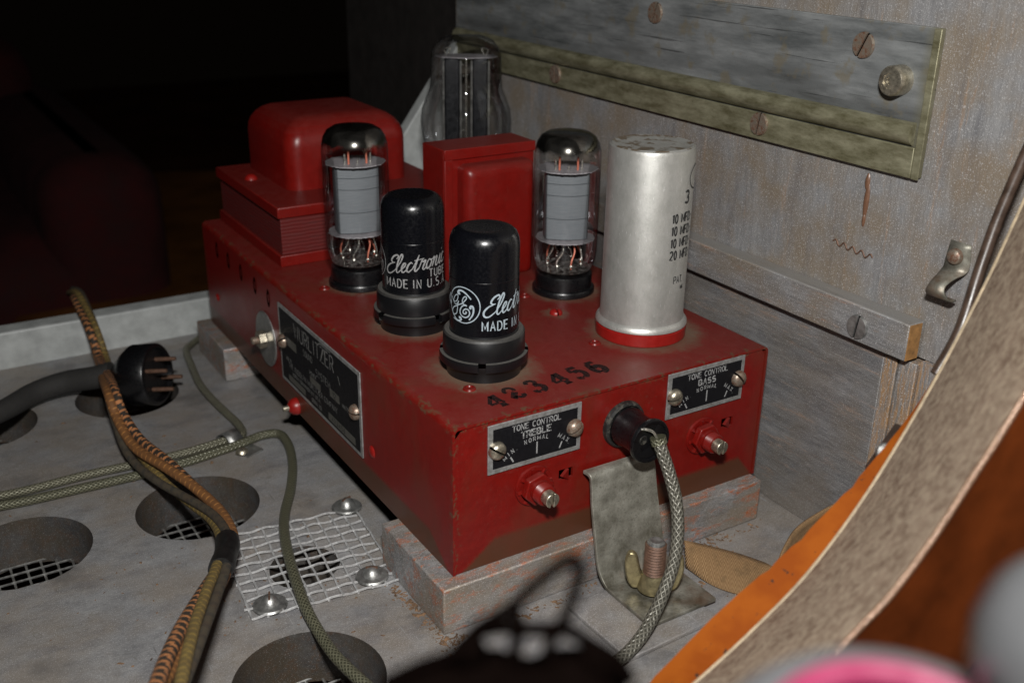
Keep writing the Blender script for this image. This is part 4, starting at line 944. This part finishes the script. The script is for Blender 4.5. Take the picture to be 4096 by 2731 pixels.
# ------------------------------------------------------------------ black cable with four pin plug
bp = thing('four_pin_plug', 'black four pin plug lying on the board with its black cloth cable', 'plug', (-5.55, 25.0, -2))
ax = Vector((.72, -.62, .12)).normalized(); up = Vector((0, 0, 1)); xx = up.cross(ax).normalized(); yy = ax.cross(xx)
m = frame((0, 0, 1.7), xx, yy, ax) @ Matrix.Scale(.84, 4)
o = obj('plug_shell', MB().lathe([(0, -1.7), (.7, -1.6), (1.0, -1.3), (1.6, -.7), (1.98, -.2), (2.0, 1.3), (1.9, 1.4), (1.75, 1.4), (1.72, 1.1), (0, 1.1)], 40), M['black'], bp, sharp=50); o.matrix_local = m
for k in range(4):
    a = R(45 + 90 * k + 10); obj('pin', MB().lathe([(.14, 1.0), (.14, 2.35), (.12, 2.5), (0, 2.52)], 14), M['rust'], o, loc=(.98 * math.cos(a), .98 * math.sin(a), 0))
bpath = [(-5.55, 25.0, -.15) - ax * 0 if 0 else Vector((-5.55, 25.0, -.15)) - ax * 1.5, PZ(215, 868, -.6), PZ(150, 878, -.9), PZ(80, 902, -1.1), PZ(20, 936, -1.1), PZ(-50, 970, -1.1)]
obj('cloth_cable', MB().tube(catmull([Vector(p) - Vector((-5.55, 25.0, -2)) for p in bpath], 8), lambda t_: .66 - .12 * t_, 16), M['blackcloth'], bp)

# ------------------------------------------------------------------ bundle of cloth covered wires
bpts = [PY(168, 672, 40.0), PY(178, 678, 36.0), PY(192, 706, 34), PY(215, 760, 31.5), PY(238, 835, 29.5)]
bpts += [PZ(255, 900, .4), PZ(275, 962, -.3), PZ(312, 1030, -.9), PZ(375, 1085, -.9), (PZ(440, 1135, -.9)), PZ(497, 1185, -.7), PZ(522, 1240, -.3), PZ(510, 1300, .2), PZ(478, 1370, .9), PZ(440, 1450, 1.7), PZ(395, 1560, 2.8), PZ(365, 1640, 3.6)]
org = PZ(440, 1135, -2); bp2 = catmull([Vector(p) - org for p in bpts], 8)
wb = thing('wire_bundle', 'twisted bundle of orange, black and olive cloth covered wires bound with black tape', 'wires', org)
m_ = len(bp2); Ls = [0]
for i in range(1, m_): Ls.append(Ls[-1] + (bp2[i] - bp2[i - 1]).length)
specs = [('w_orange', 0, .235), ('w_check', 1.5, .24), ('w_olive', 3.2, .2), ('w_dark', 4.7, .19)]
tl = None
for mn, ph, r_ in specs:
    pts = []
    for i in range(m_):
        T_ = (bp2[min(i + 1, m_ - 1)] - bp2[max(i - 1, 0)]).normalized(); v_ = (CAM - (bp2[i] + org)).normalized(); S_ = T_.cross(v_).normalized(); V_ = S_.cross(T_)
        f = i / m_; a = ph + Ls[i] * .16 - 2.2
        spread = .24 + .28 * max(0, math.sin(PI * min(1, max(0, (f - .34) / .3)))) ** 2 + (.22 * max(0, (f - .74) / .26) if f > .74 else 0)
        pts.append(bp2[i] + S_ * math.cos(a) * spread + V_ * math.sin(a) * min(.24, spread) * .9)
    obj('wire', MB().tube(pts, r_, 12), M[mn], wb)
i0 = min(range(m_), key=lambda i: (bp2[i] + org - bpts[11]).length); i1 = min(range(m_), key=lambda i: (bp2[i] + org - bpts[12]).length)
obj('tape_wrap', MB().tube(bp2[i0:i1 + 2], lambda t_: .47 + .02 * math.sin(t_ * 9), 20), M['tape'], wb)

# ------------------------------------------------------------------ arched door frame at the right
def loft(mb, rails, org, closed=False, uvs=False):
    m = len(rails); n = len(rails[0]); vs = [r_[i] - org for i in range(n) for r_ in rails]
    fs = []
    for i in range(n - 1):
        for k in range(m if closed else m - 1):
            k2 = (k + 1) % m; fs.append((i * m + k, i * m + k2, (i + 1) * m + k2, (i + 1) * m + k))
    if closed: fs += [tuple(range(m)), tuple((n - 1) * m + k for k in range(m))[::-1]]
    return mb.add(vs, fs)
def rail(pts, n=8): return catmull([PD(*p) for p in pts], n)
r_cr = rail([(2470, 200, 33), (2405, 350, 32.6), (2352, 468, 32.2), (2280, 625, 31.9), (2196, 789, 31.6), (2110, 945, 31.2), (1985, 1147, 30.8), (1856, 1319, 30.2), (1726, 1453, 29.6), (1600, 1568, 29), (1500, 1650, 28.6)])
r_ou = rail([(2640, 420, 25.5), (2560, 560, 25.3), (2450, 740, 25.1), (2352, 910, 24.8), (2290, 1010, 24.6), (2231, 1100, 24.5), (2143, 1235, 24.4), (2050, 1360, 24.2), (1971, 1444, 24), (1870, 1550, 23.8), (1790, 1640, 23.6)])
r_fa = rail([(2900, 600, 27), (2860, 700, 27), (2830, 760, 27), (2740, 900, 27), (2620, 1040, 27), (2520, 1160, 27), (2420, 1300, 27), (2320, 1420, 27), (2220, 1540, 27), (2150, 1640, 27), (2100, 1700, 27)])
org = PD(2100, 1100, 30)
df = thing('arched_door_frame', 'curved wooden door frame with a felted tan edge and orange paint at the right', 'door frame', org)
n = len(r_cr); dv = (ROT @ Vector((0, 0, -1)))
jag = [random.uniform(-.008, .008) + (.06 if random.random() < .07 else 0) for _ in range(n)]
# the orange strip lies just beyond the cream edge, its far edge chipped
oedge = rail([(2468, 199, 33.2), (2402, 349, 32.8), (2348, 466, 32.4), (2276, 623, 32.1), (2191, 786, 31.8), (2098, 941, 31.5), (1955, 1115, 31.2), (1800, 1272, 30.7), (1655, 1400, 30.2), (1488, 1568, 29.6), (1390, 1650, 29.2)])
inner_ = [p.lerp(q_, .22) for p, q_ in zip(oedge, r_cr)]
oedge = [p + (q_ - p).normalized() * (jag[i] if i > 40 else 0) for i, (p, q_) in enumerate(zip(oedge, r_cr))]
mb = MB(); loft(mb, [oedge, inner_, r_cr], org); o = obj('orange_painted_edge', mb, M['orange'], df, sharp=None)
s_ = o.modifiers.new('s', 'SOLIDIFY'); s_.thickness = .06
mb = MB(); back = [p + dv * .6 + (r_fa[i] - p) * .3 for i, p in enumerate(r_cr)]
loft(mb, [r_cr, r_ou, r_fa, back], org, closed=True)
o = obj('frame_core', mb, M['owood'], df, sharp=60)
def sub(a, b, t0, t1, lift):
    out0 = []; out1 = []
    for i in range(len(a)):
        nrm = (b[i] - a[i]).cross((a[min(i + 1, n - 1)] - a[max(i - 1, 0)])).normalized()
        if nrm.dot(CAM - a[i]) < 0: nrm = -nrm
        out0.append(a[i].lerp(b[i], t0) + nrm * lift); out1.append(a[i].lerp(b[i], t1) + nrm * lift)
    return out0, out1
a0, a1 = sub(r_cr, r_ou, .0, .99, .03); mb = MB(); mid_ = [a0[i].lerp(a1[i], .5) for i in range(n)]; loft(mb, [a0, mid_, a1], org); obj('felt_band', mb, M['felt'], df, sharp=80)
obj('cream_bead', MB().tube([p - org for p in r_cr], .09, 8), M['cream'], df)
obj('outer_bead', MB().tube([p - org for p in r_ou], .08, 8), simple('shiny_trim', (.20, .12, .08), .15, .3, .5, 14, .3), df)
# dark trim pipe behind the upper part of the frame
pipe = rail([(2400, 260, 33.5), (2345, 380, 33.5), (2296, 494, 33.5), (2268, 570, 33.5), (2246, 635, 33.5), (2205, 760, 33.5), (2150, 860, 33.5)])
obj('dark_trim', MB().tube([p - org for p in pipe], .2, 12), M['dbrown'], df)
hp = [(2062, 972, 33.2), (2090, 985, 32.6), (2050, 1050, 32.2), (1990, 1110, 32.8), (1992, 1072, 33.4)]
mb = MB(); vs = [PD(*p) - org for p in hp]; mb.add(vs + [v + dv * .25 for v in vs], [(0, 1, 2, 3, 4), (9, 8, 7, 6, 5)] + [(i, (i + 1) % 5, 5 + (i + 1) % 5, 5 + i) for i in range(5)])
o = obj('hinge_lug', mb, M['dbrown'], df, bev=.08)
c_ = PD(2036, 1040, 32.4) - org
obj('rivet_eye', MB().lathe([(.1, .05), (.2, .12), (.3, .05), (.32, -.1)], 18, mat=frame(c_, ROT @ Vector((1, 0, 0)), ROT @ Vector((0, 1, 0)), ROT @ Vector((0, 0, 1)))), M['steel'], df)

# ------------------------------------------------------------------ out of focus foreground things
org = PD(2085, 1795, 9.4)
pk = thing('pink_rimmed_knob', 'blurred grey knob with a pink ring in the bottom right foreground', 'knob', org)
cx_ = ROT @ Vector((1, 0, 0)); cz_ = (ROT @ Vector((0, .86, .5))).normalized(); cy_ = cz_.cross(cx_)
mk = frame((0, 0, 0), cx_, cy_, cz_) @ Matrix.Scale(.86, 4)
o = obj('knob_body', MB().lathe([(0, -.55), (1.0, -.5), (1.32, -.1), (1.52, .0), (1.95, -.08), (2.25, -.5), (2.3, -2.2), (0, -2.3)], 48), M['greypl'], pk, sharp=60); o.matrix_local = mk
o = obj('pink_ring', MB().lathe([(1.30, -.05), (1.36, .1), (1.48, .14), (1.62, .08), (1.66, -.04)], 48), M['pink'], pk); o.matrix_local = mk
o = obj('black_bowl', MB().lathe([(0, -.5), (1.0, -.42), (1.31, -.05)], 32), M['deepblack'], pk); o.matrix_local = mk
org = PD(2520, 1520, 9.4)
gk = thing('grey_ball_knob', 'blurred glossy grey ball knob at the right edge of the foreground', 'knob', org)
mk = frame((0, 0, 0), cx_, ROT @ Vector((0, 1, 0)), ROT @ Vector((0, 0, 1))) @ Matrix.Scale(.83, 4)
M['palegrey'] = simple('pale_grey_plastic', (.055, .056, .058), .25, .2, .1, 2, .02)
o = obj('knob_ball', MB().lathe([(0, 1.15), (.45, 1.05), (.9, .75), (1.15, .3), (1.2, -.2), (1.1, -.7), (.6, -1.1), (0, -1.2)], 48), M['palegrey'], gk, sharp=80); o.matrix_local = mk

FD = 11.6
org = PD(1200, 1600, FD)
bt = thing('black_looped_shape', 'blurred black shape with thin loops at the bottom edge of the foreground', 'cord')  # near-black mass and thin loops placed close to the camera
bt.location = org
def loop(pts, r_): obj('black_loop', MB().tube(catmull([PD(u, v, FD + (p_[0] if p_ else 0)) - org for u, v, *p_ in pts], 8), r_, 10), M['deepblack'], bt)
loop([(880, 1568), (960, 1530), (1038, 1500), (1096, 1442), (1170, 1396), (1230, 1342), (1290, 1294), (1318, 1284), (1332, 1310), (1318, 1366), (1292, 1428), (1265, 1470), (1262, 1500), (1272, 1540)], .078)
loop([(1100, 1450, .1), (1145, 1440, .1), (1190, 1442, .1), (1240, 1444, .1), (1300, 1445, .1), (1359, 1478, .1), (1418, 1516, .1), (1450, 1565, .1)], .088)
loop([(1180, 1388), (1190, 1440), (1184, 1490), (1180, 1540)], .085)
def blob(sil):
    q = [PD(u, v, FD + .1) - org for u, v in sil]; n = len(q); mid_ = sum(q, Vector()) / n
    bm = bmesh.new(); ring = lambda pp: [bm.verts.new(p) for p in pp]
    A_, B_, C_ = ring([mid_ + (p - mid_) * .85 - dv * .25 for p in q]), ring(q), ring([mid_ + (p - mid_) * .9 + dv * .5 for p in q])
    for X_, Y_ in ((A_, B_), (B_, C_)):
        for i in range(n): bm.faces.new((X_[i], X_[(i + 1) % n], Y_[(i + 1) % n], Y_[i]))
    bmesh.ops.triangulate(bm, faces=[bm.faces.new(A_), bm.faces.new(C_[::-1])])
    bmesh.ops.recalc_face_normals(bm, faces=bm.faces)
    me = bpy.data.meshes.new('black_mass'); bm.to_mesh(me); bm.free(); me.materials.append(M['deepblack']); me.shade_smooth()
    o = bpy.data.objects.new('black_mass', me); link(o); o.parent = bt
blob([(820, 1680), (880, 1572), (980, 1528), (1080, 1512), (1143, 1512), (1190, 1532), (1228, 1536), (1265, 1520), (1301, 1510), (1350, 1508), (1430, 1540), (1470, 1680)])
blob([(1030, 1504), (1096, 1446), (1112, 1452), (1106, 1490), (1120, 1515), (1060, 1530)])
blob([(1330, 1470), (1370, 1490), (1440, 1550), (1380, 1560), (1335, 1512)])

# ------------------------------------------------------------------ the dim room behind
rf = obj('room_floor', MB().box((-300, 60, -62), (300, 500, -60)), simple('brown_room_floor', (.16, .055, .02), .6, 0, .5, .05, .2)); tag(rf, kind='structure'); rf.name = 'room_ground'
ar = thing('dark_armchair', 'dark maroon upholstered chair lost in shadow behind the cabinet', 'armchair', (-30, 150, -60))
mar = simple('maroon_cloth', (.045, .004, .004), .9, 0, .4, .2, .3)
obj('seat', rbox(-38, 42, -38, 38, 0, 42, 8, 8), mar, ar, sharp=60); obj('backrest', rbox(-38, 42, 20, 44, 20, 62, 6, 8), mar, ar, sharp=60)
for s_ in (-1, 1): obj('armrest', rbox(2 + s_ * 38 - 8, 2 + s_ * 38 + 8, -38, 40, 10, 52, 5, 6), mar, ar, sharp=60)
tb = thing('wooden_table', 'dim brown wooden table in the dark room behind the cabinet', 'table', (32, 135, -60), R(-22))
br_ = simple('brown_varnish', (.22, .085, .02), .4, 0, .5, .08, .1)
obj('table_top', MB().box((-24, -60, 30), (30, 45, 33)), br_, tb, bev=.5)
for x in (-22, 23):
    for y in (-57, 38): obj('leg', MB().box((x, y, 0), (x + 5, y + 5, 30)), br_, tb, bev=.3)
# crumbs of old paint and dirt lying on the board
rd = random.Random(3); mb = MB()
spots = [(-.9, .9, .35, 2.2, 120), (-.7, -1.0, .6, .5, 60), (-1.1, 2.6, .3, 1.0, 60), (4, -1.1, 4, .3, 90), (12.5, -1.0, 2.5, .35, 110), (-6, 6, 6, 7, 130), (8, -3, 5, 2, 60), (-8, 18, 6, 8, 60)]
for (cx, cy, sx, sy, k_) in spots:
    for _ in range(k_):
        x = cx + rd.gauss(0, .5) * sx; y = cy + rd.gauss(0, .5) * sy; q_ = rd.uniform(.015, .05) * (2.2 if rd.random() < .06 else 1)
        if x > -.75 and -.62 < y < 4.8 and x < 15.3: continue
        if any((x - a) ** 2 + (y - b) ** 2 < (r_ + .05) ** 2 for a, b, r_ in big + [(-3.62, 6.25, 1.5)]): continue
        a = rd.uniform(0, 6.3); mm = Matrix.Translation((x, y, -1.998)) @ Matrix.Rotation(a, 4, 'Z') @ Matrix.Diagonal((q_ * rd.uniform(1, 2.4), q_, q_ * .6, 1))
        mb.add([(-1, -.6, 0), (.9, -.8, 0), (1, .7, 0), (-.7, .9, 0), (0, 0, 1.3)], [(0, 1, 4), (1, 2, 4), (2, 3, 4), (3, 0, 4), (3, 2, 1, 0)], mat=mm)
db = obj('paint_crumbs', mb, simple('crumbs', (.13, .075, .04), .9, 0, .8, 3, .2), sharp=None); tag(db, 'crumbs of old paint and dirt scattered on the silver board', 'crumbs', kind='stuff')
print('objects', len(bpy.data.objects))
